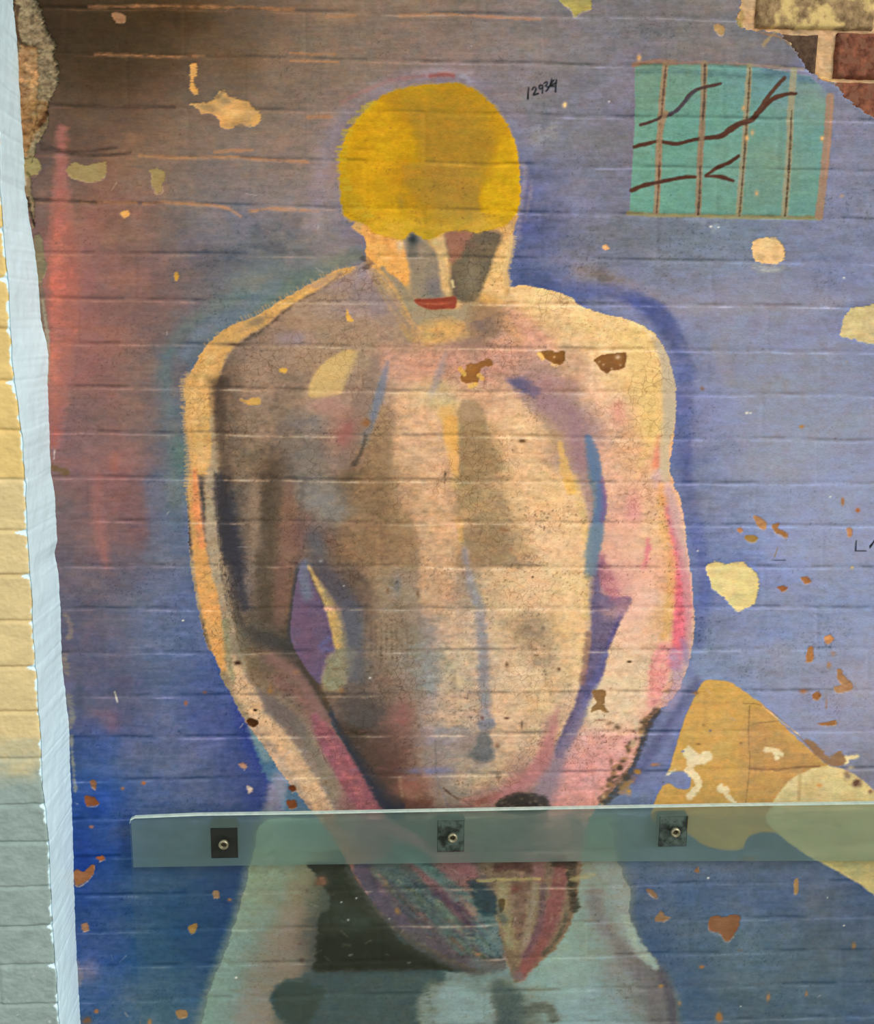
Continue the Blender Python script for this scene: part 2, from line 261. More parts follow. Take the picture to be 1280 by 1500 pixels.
    # blue bite and white dabs on the ochre
    P([(975,1132),(990,1130),(1006,1132),(1012,1142),(1008,1155),(995,1156),(980,1148),(970,1150)], (100,112,168), 1, 1.5, 1.5, lab=None, seed=54)
    s0 = p.L[full].copy(); p.L = np.where((p.L == p.lab('ochre_patch')) & (p.C[..., 2] > p.C[..., 0]), 0, p.L).astype(np.int16)
    for dk, (q, w) in enumerate([([(1008,1128),(1020,1140),(1022,1152),(1010,1166)], 11), ([(1008,1102),(1022,1112),(1034,1108)], 16), ([(1012,1116),(1018,1112)], 16), ([(1056,1150),(1062,1162),(1076,1176)], 5), ([(1055,1156),(1062,1158)], 13),
                 ([(1122,1098),(1136,1100),(1144,1104)], 7), ([(1136,1104),(1138,1110)], 6), ([(1232,1112),(1244,1110),(1256,1108)], 6), ([(1238,1116),(1240,1112)], 9), ([(978,1134),(988,1128)], 3)]):
        S(q, w, (228,206,160), .9, 2, 2.5, seed=int(q[0][0])%50, rs=6, lab='dab_%d' % [0,1,1,2,2,3,3,4,4,0][dk])
    S([(1088,1030),(1120,1036),(1172,1080),(1210,1118)], 1.5, (150,104,62), .7, 1, .6); S([(1116,1034),(1172,1078)], 1.2, (232,200,150), .8, 1, .5)
    S([(1098,1034),(1096,1080),(1098,1120),(1092,1176)], 1.6, (150,110,64), .6, 1, 1); S([(1103,1060),(1140,1056)], 1.6, (140,100,60), .5, 1, 1)
    S([(1097,1126),(1130,1128),(1170,1124),(1200,1122)], 3, (140,96,60), .6, 1.5, 2)
    P([(1180,1082),(1200,1095),(1215,1108),(1232,1100),(1238,1118),(1222,1124),(1212,1120),(1190,1102)], (150,110,76), .9, 2, 3, seed=55, bare=True, lab='brown_scrape')
    # ---- white legs and dark trousers, low down
    P([(390,1200),(374,1250),(356,1310),(335,1380),(310,1445),(290,1520),(280,1600),(700,1640),(1010,1640),(1000,1540),(982,1450),(958,1418),(948,1402),(930,1375),(922,1335),(924,1310),(912,1278),(898,1250),(892,1204),(860,1196),(500,1196)],
      (132,146,122), 1, 15, 4, lab='trousers', seed=60, rs=40)
    S([(392,1196),(376,1250),(362,1310),(342,1375),(316,1440),(296,1510)], 22, (104,134,138), .6, 14, 6, seed=59)
    leg = (p.L == p.lab('trousers')).astype(np.float32)
    LEG = """400,1210,150,178,160;440,1210,120,150,150;420,1250,160,180,140;400,1290,150,165,128;380,1340,140,160,138;350,1400,128,160,150;330,1460,124,158,150;310,1490,120,158,150;450,1290,140,142,112;440,1330,146,124,116;430,1380,148,124,118;400,1410,146,128,122;400,1430,120,116,110;380,1470,150,132,130;370,1490,156,140,134;
    480,1300,70,74,66;520,1300,56,62,56;500,1340,44,56,52;480,1380,38,46,42;540,1370,38,48,44;520,1410,36,46,42;600,1400,60,66,64;480,1460,74,88,90;560,1460,78,92,96;430,1480,66,80,74;600,1480,84,104,108;640,1440,92,118,128;680,1440,112,138,142;650,1470,128,156,164;690,1480,142,164,152;730,1470,80,98,106;745,1440,120,140,140;760,1490,90,106,108;
    780,1420,146,160,136;820,1420,150,166,146;800,1460,140,164,156;860,1480,134,158,162;900,1450,132,152,150;940,1480,122,138,146;850,1380,140,160,136;880,1330,136,146,134;900,1310,140,140,134;870,1280,150,140,112;900,1360,140,142,136;870,1360,140,150,136;930,1390,150,156,136;920,1420,118,112,126;950,1430,100,92,116;970,1470,94,92,116;860,1310,130,150,146;880,1250,130,150,130;900,1230,110,140,140"""
    f = p.field(LEG, 26); p.put(full, leg, f)
    P([(452,1262),(500,1262),(508,1275),(520,1296),(530,1310),(556,1345),(600,1380),(650,1405),(690,1420),(640,1424),(560,1424),(464,1426),(463,1400),(464,1370),(466,1350),(470,1340),(482,1330),(482,1312),(470,1296),(460,1280)], (44,52,48), .92, 3, 4, lab='trousers', seed=61)
    P([(465,1424),(640,1421),(640,1460),(620,1520),(450,1520),(420,1500),(400,1480),(398,1455),(412,1440),(440,1434)], (78,92,94), .85, 5, 5, seed=62)
    P([(400,1455),(420,1438),(452,1440),(475,1450),(470,1470),(450,1500),(420,1496),(404,1478)], (60,74,68), .8, 5, 5, seed=63)
    P([(478,1372),(540,1378),(600,1398),(640,1418),(480,1420),(466,1400)], (32,40,38), .55, 6, 5, seed=64)
    D(520,1350,40,14,(64,78,72),.6,seed=5); D(500,1330,30,12,(60,74,68),.5)
    P([(620,1452),(660,1440),(700,1452),(722,1460),(726,1520),(620,1520)], (136,158,158), .7, 9, 6, seed=65)
    P([(718,1440),(750,1440),(764,1470),(756,1520),(726,1520),(722,1470)], (80,94,100), .7, 9, 6, seed=66)
    S([(770,1482),(800,1476),(812,1490)], 18, (92,104,104), .8, 6, 5)
    S([(626,1452),(630,1475)], 10, (70,86,90), .5, 5, 6, dry=.8)
    # ---- the body, arms and neck
    body = [(535,383),(500,394),(462,412),(430,430),(402,446),(378,462),(345,474),(318,492),(298,512),(282,540),(268,562),(272,590),(270,620),(276,660),(276,700),(274,740),(276,780),(280,830),(288,880),(296,920),(304,948),(318,970),(326,995),(340,1020),(352,1045),(368,1068),(388,1095),(402,1118),(420,1142),(440,1168),(458,1190),(480,1215),(500,1245),(520,1285),(545,1318),(570,1346),(600,1372),(640,1395),(680,1412),(720,1420),(742,1408),(752,1432),(772,1424),(800,1398),(824,1370),(838,1340),(846,1300),(850,1265),(852,1225),(862,1196),(884,1170),(908,1146),(926,1118),(936,1090),(944,1066),(958,1046),(980,1028),(994,1010),(1004,985),(1012,955),(1017,920),(1015,880),(1010,830),(1004,780),(998,740),(986,705),(980,680),(986,640),(990,600),(988,560),(978,525),(966,500),(950,482),(920,468),(880,458),(846,446),(838,436),(800,424),(765,418),(745,420),(738,390),(700,330),(560,330)]
    P(body, (200,160,120), 1, 1.5, 2.2, lab='torso', seed=70, n=4, K=.6)
    bd = (p.L == p.lab('torso')).astype(np.float32)
    p.put(full, bd, p.field(BODY, 17))
    # arms take their own part
    larm = [(345,474),(318,492),(298,512),(282,540),(262,562),(262,640),(270,700),(268,780),(275,860),(288,940),(310,1000),(340,1040),(400,1130),(455,1200),(490,1245),(530,1310),(600,1380),(700,1425),(735,1420),(740,1390),(700,1340),(640,1290),(600,1235),(560,1186),(520,1130),(495,1075),(478,1035),(450,975),(426,930),(430,880),(440,820),(436,760),(448,700),(470,650),(440,600),(420,560),(400,510),(380,480)]
    rarm = [(870,470),(930,460),(1000,480),(1010,600),(1000,700),(1030,800),(1035,940),(1010,1040),(960,1060),(930,1140),(866,1200),(856,1300),(800,1410),(752,1440),(740,1400),(760,1330),(780,1240),(808,1180),(830,1110),(850,1060),(880,990),(905,935),(922,880),(885,860),(880,800),(876,740),(870,660),(860,610),(840,560)]
    for nm, q in (('left_arm', larm), ('right_arm', rarm)):
        pp = catmull(q, True, 3); b = p.box(pp, 4); d = p.sdpoly(b, pp)
        p.L[b] = np.where((d < 0) & (p.L[b] == p.lab('torso')), p.lab(nm), p.L[b])
    B = dict(clip=bd)
    # left shoulder: lit orange rim
    S([(516,392,10),(480,408,18),(440,430,16),(405,452,18),(375,474,22),(345,488,28),(320,508,36),(303,535,44),(294,565,48),(292,600,46),(293,640,38),(296,680,34)], 20, (222,170,98), .97, 3, 2.5, seed=71, **B)
    S([(310,520,10),(296,560,20),(290,620,20),(300,680,20)], 20, (226,182,112), .6, 10, 3, seed=72, **B)
    S([(318,620),(322,660),(312,700),(312,760),(316,820),(326,880),(338,930),(352,980)], 22, (182,152,112), .9, 4, 3, seed=73, **B)
    S([(282,700,14),(286,760,18),(296,830,24),(306,880,28),(316,930,26),(328,975,18)], 22, (222,158,88), .97, 3, 2, seed=74, **B)
    S([(284,690,6),(287,730,12),(290,760,12),(296,800,8)], 10, (232,128,82), .8, 5, 2, **B)
    S([(338,968,16),(352,1000,22),(368,1026,26),(390,1058,28),(415,1090,24),(438,1124,24),(462,1165,26),(480,1190,22)], 22, (214,168,124), .92, 5, 3, seed=75, **B)
    S([(322,990),(340,1020),(360,1052)], 10, (150,140,110), .6, 4, 3, **B)
    S([(330,910),(334,960),(342,1000)], 8, (150,150,100), .6, 4, 3, **B)
    # dark grain along the rim and the upper arm
    S([(500,400),(476,420),(440,440),(418,455),(390,478),(360,498)], 3, (88,68,52), .7, 3, 3, seed=76, **B)
    D(375,490,16,5,(92,86,80),.7,-25,clip=bd); D(345,505,16,3,(70,52,42),.8,clip=bd)
    D(322,562,14,7,(70,52,42),.8,clip=bd)
    S([(320,572),(322,620),(324,640)], 14, (88,70,56), .6, 8, 3, **B)
    S([(330,706,16),(334,740,22),(338,780,24),(346,810,20),(352,830,18),(360,860,14),(362,888,10)], 18, (60,58,68), .85, 6, 5, seed=77, **B)
    S([(326,690),(330,720)], 14, (74,62,56), .7, 5, 4, **B)
    for k in range(5):
        S([(318+k*2.2,700),(322+k*2.5,780),(326+k*2.4,840),(340+k*3,900),(352+k*4,950)], 1.2, (62,54,52), .7, .9, 1.6, seed=80+k, dry=.7, **B)
    D(375,730,14,30,(150,126,100),.5,clip=bd); D(362,860,8,30,(132,116,112),.6,-8,clip=bd); D(380,780,16,25,(140,118,100),.5,clip=bd)
    D(398,740,14,40,(82,68,50),.6,clip=bd); D(425,740,12,34,(140,104,84),.6,clip=bd); D(395,800,14,40,(86,72,56),.55,clip=bd); D(390,880,16,44,(84,72,56),.6,clip=bd)
    D(420,800,12,30,(128,92,82),.6,clip=bd); D(415,870,12,40,(122,86,76),.55,clip=bd)
    D(405,690,14,24,(88,72,56),.5,clip=bd); D(385,925,26,30,(84,78,66),.6,clip=bd); D(415,945,30,10,(56,56,54),.75,clip=bd)
    S([(432,880),(428,920),(424,945)], 8, (62,58,66), .75, 4, 2, **B)
    S([(436,830),(432,870)], 5, (78,74,92), .7, 3, 2, **B)
    S([(318,575),(322,620),(330,680),(334,700)], 18, (86,68,54), .6, 7, 4, seed=181, **B); D(400,705,22,34,(88,72,58),.55,clip=bd); D(345,660,14,40,(110,92,78),.4,clip=bd)
    S([(392,700),(388,760),(384,830),(388,900)], 16, (74,62,50), .55, 7, 4, seed=182, **B); S([(428,700),(424,760),(430,800)], 10, (104,74,58), .5, 5, 3, **B)
    S([(345,880),(356,940),(372,975)], 14, (88,84,72), .6, 6, 5, dry=.5, seed=183, **B); S([(445,700),(440,770),(452,800)], 8, (88,76,72), .6, 5, 3, **B)
    D(520,885,18,40,(80,70,72),.5,clip=bd); D(505,945,10,50,(88,86,96),.5,clip=bd); D(540,1035,30,26,(92,78,74),.5,clip=bd)
    for k in range(9): S([(536+k*7.5,905+(k*5)%11),(535+k*7.7,950+(k*7)%22)], 2.2, (96,82,70), .55, 1.5, 2, seed=186+k, dry=.5, **B)
    # forearm
    S([(395,960),(430,985),(450,1010),(468,1040)], 30, (128,96,88), .6, 12, 4, seed=85, **B)
    S([(410,1000),(440,1020),(470,1055)], 18, (140,90,90), .6, 8, 4, **B)
    S([(438,970,6),(452,990,8),(472,1020,10),(484,1044,8)], 8, (82,64,42), .85, 3, 3, seed=86, **B)
    S([(396,1036),(430,1060),(452,1090)], 20, (120,100,98), .6, 10, 4, **B)
    S([(462,1050,10),(478,1080,28),(500,1115,34),(525,1155,34),(548,1188,34)], 30, (184,84,104), .95, 4, 2.5, seed=87, **B)
    S([(470,1060),(500,1120),(530,1170)], 8, (205,98,108), .6, 5, 2, **B)
    S([(440,1060),(468,1110),(490,1160)], 18, (150,130,108), .7, 7, 3, **B)
    S([(484,1040,5),(500,1072,8),(530,1115,14),(556,1155,18),(580,1185,22)], 14, (58,60,80), .92, 4, 2.5, seed=88, **B)
    S([(486,1058),(498,1078),(520,1106)], 4, (50,80,110), .7, 2, 2, **B)
    S([(500,1062,10),(530,1100,26),(560,1140,30),(590,1178,20)], 24, (74,56,46), .6, 9, 4, seed=89, **B)
    P([(500,1020),(560,1035),(590,1060),(560,1085),(520,1080),(496,1055)], (88,76,72), .55, 10, 6, seed=90, **B)
    D(520,1072,24,10,(60,48,36),.7,10,clip=bd)
    # purple gap between arm and waist
    P([(446,822),(452,838),(462,862),(474,888),(486,918),(494,944),(488,962),(476,985),(470,1002),(456,990),(442,968),(430,948),(425,925),(428,890),(434,850),(440,830)], (108,78,122), 1, 2, 1.5, lab='waist_gap', seed=91, dz=0)
    p.L = np.where(p.L == p.lab('waist_gap'), 0, p.L).astype(np.int16)
    S([(446,828),(446,850),(450,870)], 16, (96,104,142), .85, 6, 3); S([(440,900),(445,930),(450,960)], 24, (112,72,114), .6, 8, 3)
    S([(482,935,6),(470,948,8),(488,952,6)], 8, (92,84,160), .7, 5, 2)
    S([(452,830,4),(466,855,10),(484,885,18),(494,915,22),(500,945,22)], 14, (200,164,96), .95, 2.5, 1.5, seed=92, **B)
    S([(478,892,8),(500,890,9),(512,892,7)], 8, (222,158,128), .9, 2, 2, seed=93)
    P([(484,958),(505,948),(520,952),(516,985),(500,1008),(478,1014),(470,998),(476,975)], (160,152,112), .85, 5, 3, seed=94, clip=bd)
    # ribs and shadowed side of the chest
    S([(468,835,8),(492,866,26),(514,896,30),(520,930,26)], 26, (92,86,104), .75, 8, 4, seed=95, **B)
    S([(520,840),(540,880),(545,930)], 24, (104,84,72), .55, 12, 5, **B)
    D(440,780,20,30,(120,84,82),.6,30,clip=bd); D(462,795,14,24,(92,92,104),.7,-30,clip=bd); D(485,795,10,22,(110,74,66),.6,-25,clip=bd)
    D(470,740,34,18,(128,128,124),.7,30,clip=bd); D(455,680,26,22,(126,118,108),.6,clip=bd); D(430,700,16,12,(96,92,90),.5,clip=bd)
    D(545,730,40,32,(122,96,64),.6,clip=bd); D(560,800,40,32,(132,104,74),.6,clip=bd); D(500,812,22,14,(120,94,66),.4,clip=bd)
    D(575,860,14,28,(136,122,108),.5,clip=bd); D(582,855,6,16,(110,116,140),.6,clip=bd)
    S([(520,895),(518,940)], 20, (96,98,112), .6, 8, 4, **B); D(530,985,26,30,(96,92,92),.6,clip=bd)
    D(595,925,22,28,(120,110,100),.55,clip=bd); D(630,985,16,40,(150,146,150),.6,clip=bd); D(560,1000,20,20,(128,92,84),.5,clip=bd)
    P([(452,574),(458,552),(474,532),(494,518),(512,512),(522,516),(514,534),(506,556),(502,575),(478,582),(456,584)], (214,178,108), .95, 3, 2, seed=96, **B)
    D(515,550,14,34,(140,118,104),.6,20,clip=bd)
    S([(560,545,5),(552,580,12),(542,615,14),(532,650,10)], 10, (112,118,134), .8, 5, 2, seed=97, **B)
    S([(520,575),(512,610),(500,650),(485,680)], 24, (140,110,100), .5, 9, 4, **B)
    D(505,632,12,18,(168,84,76),.7,25,clip=bd); D(480,590,24,16,(176,124,112),.5,clip=bd); D(455,620,20,16,(118,112,112),.6,clip=bd)
    S([(536,640),(528,664),(518,680)], 6, (88,72,56), .7, 3, 3, **B); D(537,618,6,6,(160,96,40),.8,clip=bd)
    S([(570,600),(572,660)], 12, (150,116,88), .4, 5, 2, **B)
    S([(562,600),(556,680)], 16, (140,110,78), .6, 7, 3, **B); D(552,660,18,30,(134,106,72),.6,clip=bd)
    # chest: pink, yellow sternum, green-grey column
    S([(575,525),(620,525),(690,515),(740,520),(770,500)], 44, (202,138,120), .75, 14, 5, seed=98, **B)
    S([(556,505),(600,512),(650,508)], 12, (178,138,110), .5, 8, 3, **B)
    S([(648,535),(640,560),(634,575)], 10, (160,138,140), .6, 6, 2, **B)
    D(690,500,24,20,(150,118,104),.55,clip=bd); D(708,478,16,20,(124,100,98),.7,20,clip=bd)
    P([(570,585),(600,572),(680,572),(740,560),(780,590),(815,620),(820,660),(750,680),(700,640),(600,640)], (222,172,128), .4, 14, 6, seed=99, **B)
    P([(630,590),(675,590),(680,640),(672,712),(660,712),(658,640)], (218,182,110), .6, 5, 3, seed=100, **B)
    S([(660,618,18),(661,650,20),(668,690,10)], 14, (238,172,84), .85, 4, 2, seed=101, **B)
    S([(672,764,14),(676,790,8)], 10, (232,178,88), .7, 3, 2, **B)
    P([(676,592),(706,598),(712,660),(704,700),(676,705),(672,650)], (150,124,86), .8, 6, 3, seed=102, **B)
    P([(670,706),(720,712),(740,750),(730,770),(672,764)], (178,146,98), .7, 9, 4, seed=103, **B)
    P([(682,776),(735,776),(748,800),(760,830),(740,828),(700,825),(684,800)], (154,126,90), .75, 7, 4, seed=104, **B)
    D(708,590,12,12,(180,138,108),.6,clip=bd); D(775,820,16,12,(176,144,108),.6,clip=bd)
    P([(565,640),(600,636),(660,650),(664,700),(600,706),(566,690)], (214,166,126), .6, 8, 4, seed=105, **B)
    P([(575,712),(660,706),(668,830),(640,900),(618,900),(612,820),(590,760)], (208,160,118), .6, 8, 4, seed=106, **B)
    P([(575,640),(560,640),(530,700),(500,765),(520,830),(575,832),(612,830),(606,770),(584,735),(573,690)], (134,106,74), .5, 7, 4, seed=107, **B)
    # centre line
    S([(680,806,8),(684,830,10),(690,860,14),(702,890,12),(706,940,16),(708,985,14),(710,1020,12),(712,1064,16)], 12, (152,142,148), .75, 6, 3, seed=108, **B)
    S([(680,806,5),(682,822,8)], 6, (120,116,130), .7, 4, 2, **B); S([(704,1062,14),(718,1060,14)], 12, (120,122,146), .7, 4, 3, **B)
    P([(700,1076),(714,1074),(722,1098),(722,1112),(706,1118),(690,1110),(684,1104),(694,1094)], (104,108,118), .92, 4, 2.5, seed=109, **B)
    D(770,925,34,22,(160,132,100),.6,20,clip=bd); D(795,965,26,14,(178,150,112),.6,clip=bd); D(745,820,12,8,(170,140,104),.4,clip=bd)
    # belly: darker, reddish left, pale green middle
    P([(560,1060),(600,1030),(610,1100),(625,1180),(570,1185),(545,1130),(520,1100)], (110,72,62), .5, 12, 6, seed=110, **B)
    D(585,1055,22,18,(170,104,98),.6,clip=bd); D(596,1160,24,16,(166,108,92),.6,clip=bd); D(580,1130,20,14,(96,60,52),.5,clip=bd)
    S([(560,1165),(600,1178),(630,1176)], 14, (112,56,46), .6, 6, 4, **B)
    D(625,1130,34,5,(110,112,160),.6,clip=bd,rag=1); D(650,1070,40,6,(140,130,160),.35,clip=bd,rag=1)
    S([(586,1140),(588,1165)], 4, (225,190,130), .7, 2, 2, dry=.5, **B)
    S([(637,1085),(640,1140),(648,1160),(656,1180)], 3, (118,108,122), .7, 2, 2, **B)
    S([(650,1155),(676,1172),(720,1172)], 2.5, (90,60,58), .7, 1.5, 2, **B)
    S([(686,1178),(730,1166),(760,1140),(790,1122),(806,1090)], 22, (190,112,104), .65, 8, 4, seed=111, **B)
    S([(700,1175),(730,1166)], 8, (160,62,60), .6, 3, 3, dry=.3, **B)
    P([(728,1184),(732,1168),(760,1162),(796,1166),(800,1184),(770,1190)], (66,58,54), .9, 4, 4, seed=112, **B)
    # right side: violet shadow down the flank
    S([(748,560,6),(775,580,26),(808,602,40),(836,640,44),(852,680,36),(862,720,26),(866,760,18)], 30, (150,116,126), .75, 9, 5, seed=113, **B)
    S([(752,560,6),(768,568,14),(782,580,8)], 10, (86,84,116), .9, 5, 3, seed=114, **B)
    S([(770,560),(810,562),(836,566)], 22, (156,108,124), .6, 8, 4, **B); S([(790,590),(830,600),(840,640)], 16, (126,98,128), .5, 10, 4, **B)
    S([(860,644,10),(866,680,16),(876,720,18),(876,760,18),(870,800,20),(866,840,18)], 16, (92,118,150), .85, 4, 3, seed=115, **B)
    S([(876,690,6),(882,730,10),(878,765,10)], 8, (128,86,144), .6, 4, 3, **B)
    P([(884,820),(880,870),(925,876),(905,918),(892,946),(884,985),(868,1012),(852,1050),(838,1078),(822,1110),(812,1100),(830,1060),(848,1010),(860,965),(866,920),(862,870),(864,840)], (106,90,138), .95, 3, 2.5, seed=116, **B)
    S([(872,830,22),(872,870,26),(876,900,30),(874,940,22)], 24, (112,98,142), .5, 8, 3, **B)
    S([(920,878,4),(904,912,6),(890,948,6)], 6, (92,74,146), .7, 3, 1.5, **B)
    S([(886,960,10),(870,1000,14),(846,1056,12),(828,1090,16)], 14, (92,88,160), .7, 4, 3, seed=117, **B)
    S([(856,1046,6),(826,1090,14),(808,1130,20),(792,1160,20)], 18, (128,108,140), .55, 8, 4, **B)
    S([(862,930,8),(858,970,8),(852,1000,8)], 8, (150,104,96), .7, 3, 3, **B)
    S([(806,1062),(796,1110),(780,1140)], 22, (190,124,118), .6, 8, 4, seed=118, **B)
    S([(840,700),(856,760),(862,830),(858,900)], 12, (228,196,104), .55, 6, 3, seed=119, **B)
    S([(820,650,6),(828,690,14),(836,716,16)], 12, (236,186,84), .8, 3, 3, seed=120, **B)
    D(812,640,12,14,(190,150,84),.5,clip=bd)
    # right arm rims
    S([(958,496,10),(974,530,18),(980,570,22),(980,610,22),(972,640,18),(972,690,16)], 18, (196,172,136), .9, 4, 2, seed=121, **B)
    S([(966,700),(985,740),(998,790),(1004,850),(1008,920),(1002,980)], 22, (200,150,150), .8, 6, 3, seed=122, **B)
    S([(972,730,8),(982,770,12),(988,800,16),(996,850,24),(998,900,26),(996,940,24),(988,970,22)], 20, (220,72,112), .92, 6, 2.5, seed=123, **B)
    S([(972,955,24),(964,990,26),(956,1025,20)], 20, (224,112,128), .85, 5, 4, dry=.3, seed=124, **B)
    S([(990,960),(996,1000)], 16, (190,140,160), .6, 6, 4, dry=.4, **B)
    S([(968,730,10),(972,770,12),(984,820,12),(980,890,14),(974,930,12)], 12, (230,172,98), .6, 5, 3, **B)
    S([(964,640,8),(962,680,12)], 10, (226,110,92), .75, 4, 2, **B); S([(968,712),(974,735)], 12, (240,160,90), .7, 5, 2, **B)
    P([(880,560),(930,540),(958,560),(962,640),(930,700),(950,620),(930,580)], (238,196,108), .5, 8, 4, seed=125, **B)
    S([(860,470),(900,475),(940,500),(958,540),(955,620)], 36, (236,194,104), .55, 14, 4, seed=126, **B)
    D(905,605,12,18,(226,144,120),.55,clip=bd); D(930,745,10,22,(214,122,126),.6,clip=bd); S([(950,800),(948,812),(945,830)], 8, (216,92,118), .7, 4, 4, **B)
    S([(880,815,10),(890,850,22),(900,872,14)], 16, (176,84,120), .65, 6, 3, seed=127, **B)
    S([(890,900,10),(930,890,30),(950,880,30)], 20, (226,160,146), .5, 12, 4, **B)
    P([(845,1080),(900,1075),(935,1080),(920,1120),(890,1165),(850,1190),(806,1190),(830,1120)], (222,134,140), .6, 10, 5, seed=128, **B)
    P([(880,1000),(940,990),(950,1020),(930,1050),(890,1060),(862,1060)], (226,190,150), .55, 10, 5, seed=129, **B)
    S([(962,1040,8),(948,1060,12),(938,1090,10),(926,1125,10),(908,1150,14),(884,1172,14)], 10, (88,72,64), .85, 3, 4, dry=.35, seed=130)
    S([(928,1140),(912,1160)], 10, (170,124,84), .7, 3, 4, dry=.3)
    S([(845,440),(880,455),(930,474),(955,492)], 5, (228,196,160), .4, 3, 2, **B)
    # upper chest highlight, collar bones, neck
    S([(752,430),(800,435),(850,455),(900,475)], 24, (236,192,122), .6, 10, 4, seed=131, **B)
    S([(745,460),(770,480),(800,505)], 24, (214,140,126), .6, 10, 4, **B); D(790,550,24,12,(150,108,126),.6,clip=bd)
    P([(535,384),(548,384),(560,402),(575,425),(592,450),(606,474),(612,500),(598,500),(580,470),(560,435),(542,405)], (188,150,100), .9, 3, 2.5, seed=132, **B)
    S([(545,400),(570,440),(600,480)], 3, (92,96,100), .5, 3, 2, **B)
    D(530,400,14,16,(132,120,146),.7,clip=bd); D(500,455,40,10,(128,114,140),.5,clip=bd); D(430,500,22,8,(132,116,140),.6,clip=bd)
    # ---- face
    P([(520,325),(535,350),(536,380),(548,392),(560,402),(575,425),(592,452),(612,480),(640,482),(670,475),(700,470),(720,462),(738,440),(746,420),(742,392),(748,372),(752,340),(750,300),(640,280)],
      (206,160,100), 1, 1.5, 2, lab='face', seed=140, K=.25)
    fc = (p.L == p.lab('face')).astype(np.float32); F = dict(clip=fc)
    P([(530,330),(590,340),(600,370),(604,400),(600,412),(585,425),(568,412),(556,398),(536,385)], (234,172,98), .95, 4, 2, seed=141, **F)
    S([(560,395,6),(580,420,16),(602,448,20),(612,470,14)], 14, (128,124,110), .95, 3, 2, seed=142, **F)
    S([(548,388,8),(572,420,12),(592,458,14),(606,480,14)], 12, (200,158,102), .9, 3, 2, seed=143, **F)
    P([(590,345),(612,335),(622,352),(640,372),(645,410),(648,440),(606,436),(602,414),(600,395),(594,370)], (118,116,110), .97, 4, 2, seed=144, **F)
    S([(606,352),(604,372)], 14, (92,96,90), .7, 5, 2, **F); D(604,350,7,9,(58,62,56),.85,clip=fc); D(636,420,14,16,(98,98,126),.75,clip=fc); D(608,425,10,20,(128,124,110),.6,clip=fc)
    D(586,360,6,12,(205,186,150),.7,clip=fc)
    P([(630,345),(655,342),(658,380),(660,430),(648,425),(645,400),(638,370)], (206,172,118), .95, 3, 2, seed=145, **F)
    D(640,356,12,7,(180,170,112),.6,clip=fc)
    P([(655,340),(700,336),(734,342),(728,365),(716,400),(704,432),(690,445),(668,440),(660,425),(658,380)], (98,92,74), .97, 4, 2, seed=146, **F)
    P([(652,340),(694,338),(684,356),(672,378),(660,384),(656,360)], (158,92,72), .85, 5, 3, seed=147, **F)
    D(686,356,12,10,(110,84,74),.6,clip=fc); D(696,392,20,16,(114,110,92),.6,clip=fc); S([(664,400),(668,430)], 6, (90,70,70), .6, 4, 3, **F); D(690,412,14,12,(116,114,102),.5,clip=fc)
    S([(662,412),(664,420)], 5, (222,200,140), .8, 1.5, 2, **F)
    P([(742,350),(752,345),(748,380),(740,410),(742,440),(730,450),(705,438),(716,402),(726,372)], (226,184,116), .9, 4, 3, seed=148, **F)
    D(715,440,18,12,(196,150,84),.6,clip=fc)
    P([(600,444),(660,452),(690,444),(690,470),(640,482),(616,480)], (152,140,112), .8, 6, 3, seed=149, **F)
    P([(612,478),(640,468),(680,472),(700,492),(660,500),(618,505)], (206,164,100), .8, 7, 3, seed=150)
    P([(690,448),(720,446),(740,455),(735,480),(712,500),(690,498),(686,470)], (120,98,84), .7, 8, 4, seed=151)
    S([(732,455),(745,475),(760,500)], 14, (206,150,100), .6, 9, 4)
    P([(607,439),(628,437),(650,436),(667,434),(667,450),(655,452),(634,454),(616,449)], (172,58,42), 1, 1.8, 1.2, lab='lips', seed=152)
    S([(614,444),(640,446),(664,442)], 3, (190,70,50), .5, 2, 1)
    S([(530,378),(542,386),(535,392)], 6, (70,54,44), .7, 3, 4, dry=.3)
    # ---- hair
    P([(600,128),(640,122),(680,126),(712,144),(735,170),(752,202),(760,240),(762,275),(758,308),(750,318),(735,332),(700,340),(680,338),(655,338),(638,346),(622,350),(604,340),(592,350),(570,346),(548,340),(532,325),(508,318),(500,290),(499,260),(498,230),(508,200),(524,175),(545,150),(572,136)],
      (212,176,22), 1, 4.5, 3, lab='hair', seed=160, K=.12)
    hr = (p.L == p.lab('hair')).astype(np.float32); Q = dict(clip=hr)
    HAIR = """530,200,222,184,18;510,240,208,180,22;510,290,196,172,30;540,240,226,186,16;570,180,222,184,20;590,200,220,180,14;600,220,222,184,14;560,220,228,190,16;545,290,230,188,18;530,310,204,178,34;560,330,226,192,40;580,310,226,190,20;600,330,214,184,40;620,330,200,176,40;640,320,186,156,44;670,335,196,166,50;700,325,208,176,60;730,330,212,180,40;745,300,222,186,14;752,260,218,184,16;740,220,226,188,14;730,180,206,168,20;700,150,200,160,24;660,140,190,154,24;620,135,200,168,26;590,150,188,152,26;
    640,180,176,136,28;680,190,174,136,34;710,210,176,138,26;640,220,176,136,36;690,240,180,140,32;620,180,172,136,30;660,260,170,130,36;640,280,168,128,36;680,280,176,140,44;600,260,196,154,20;620,300,196,160,30;660,300,176,142,44;690,300,160,124,34;716,280,222,182,16;700,260,196,158,26;730,300,224,186,14;580,260,216,176,20;560,290,214,176,20;600,290,200,162,20;740,250,222,188,18;550,180,220,184,20;575,340,226,186,60"""
    p.put(full, hr, p.field(HAIR, 12))
    P([(590,140),(640,128),(700,140),(722,180),(722,230),(700,245),(620,240),(612,225),(606,190),(596,168)], (180,142,30), .55, 8, 6, seed=161, **Q)
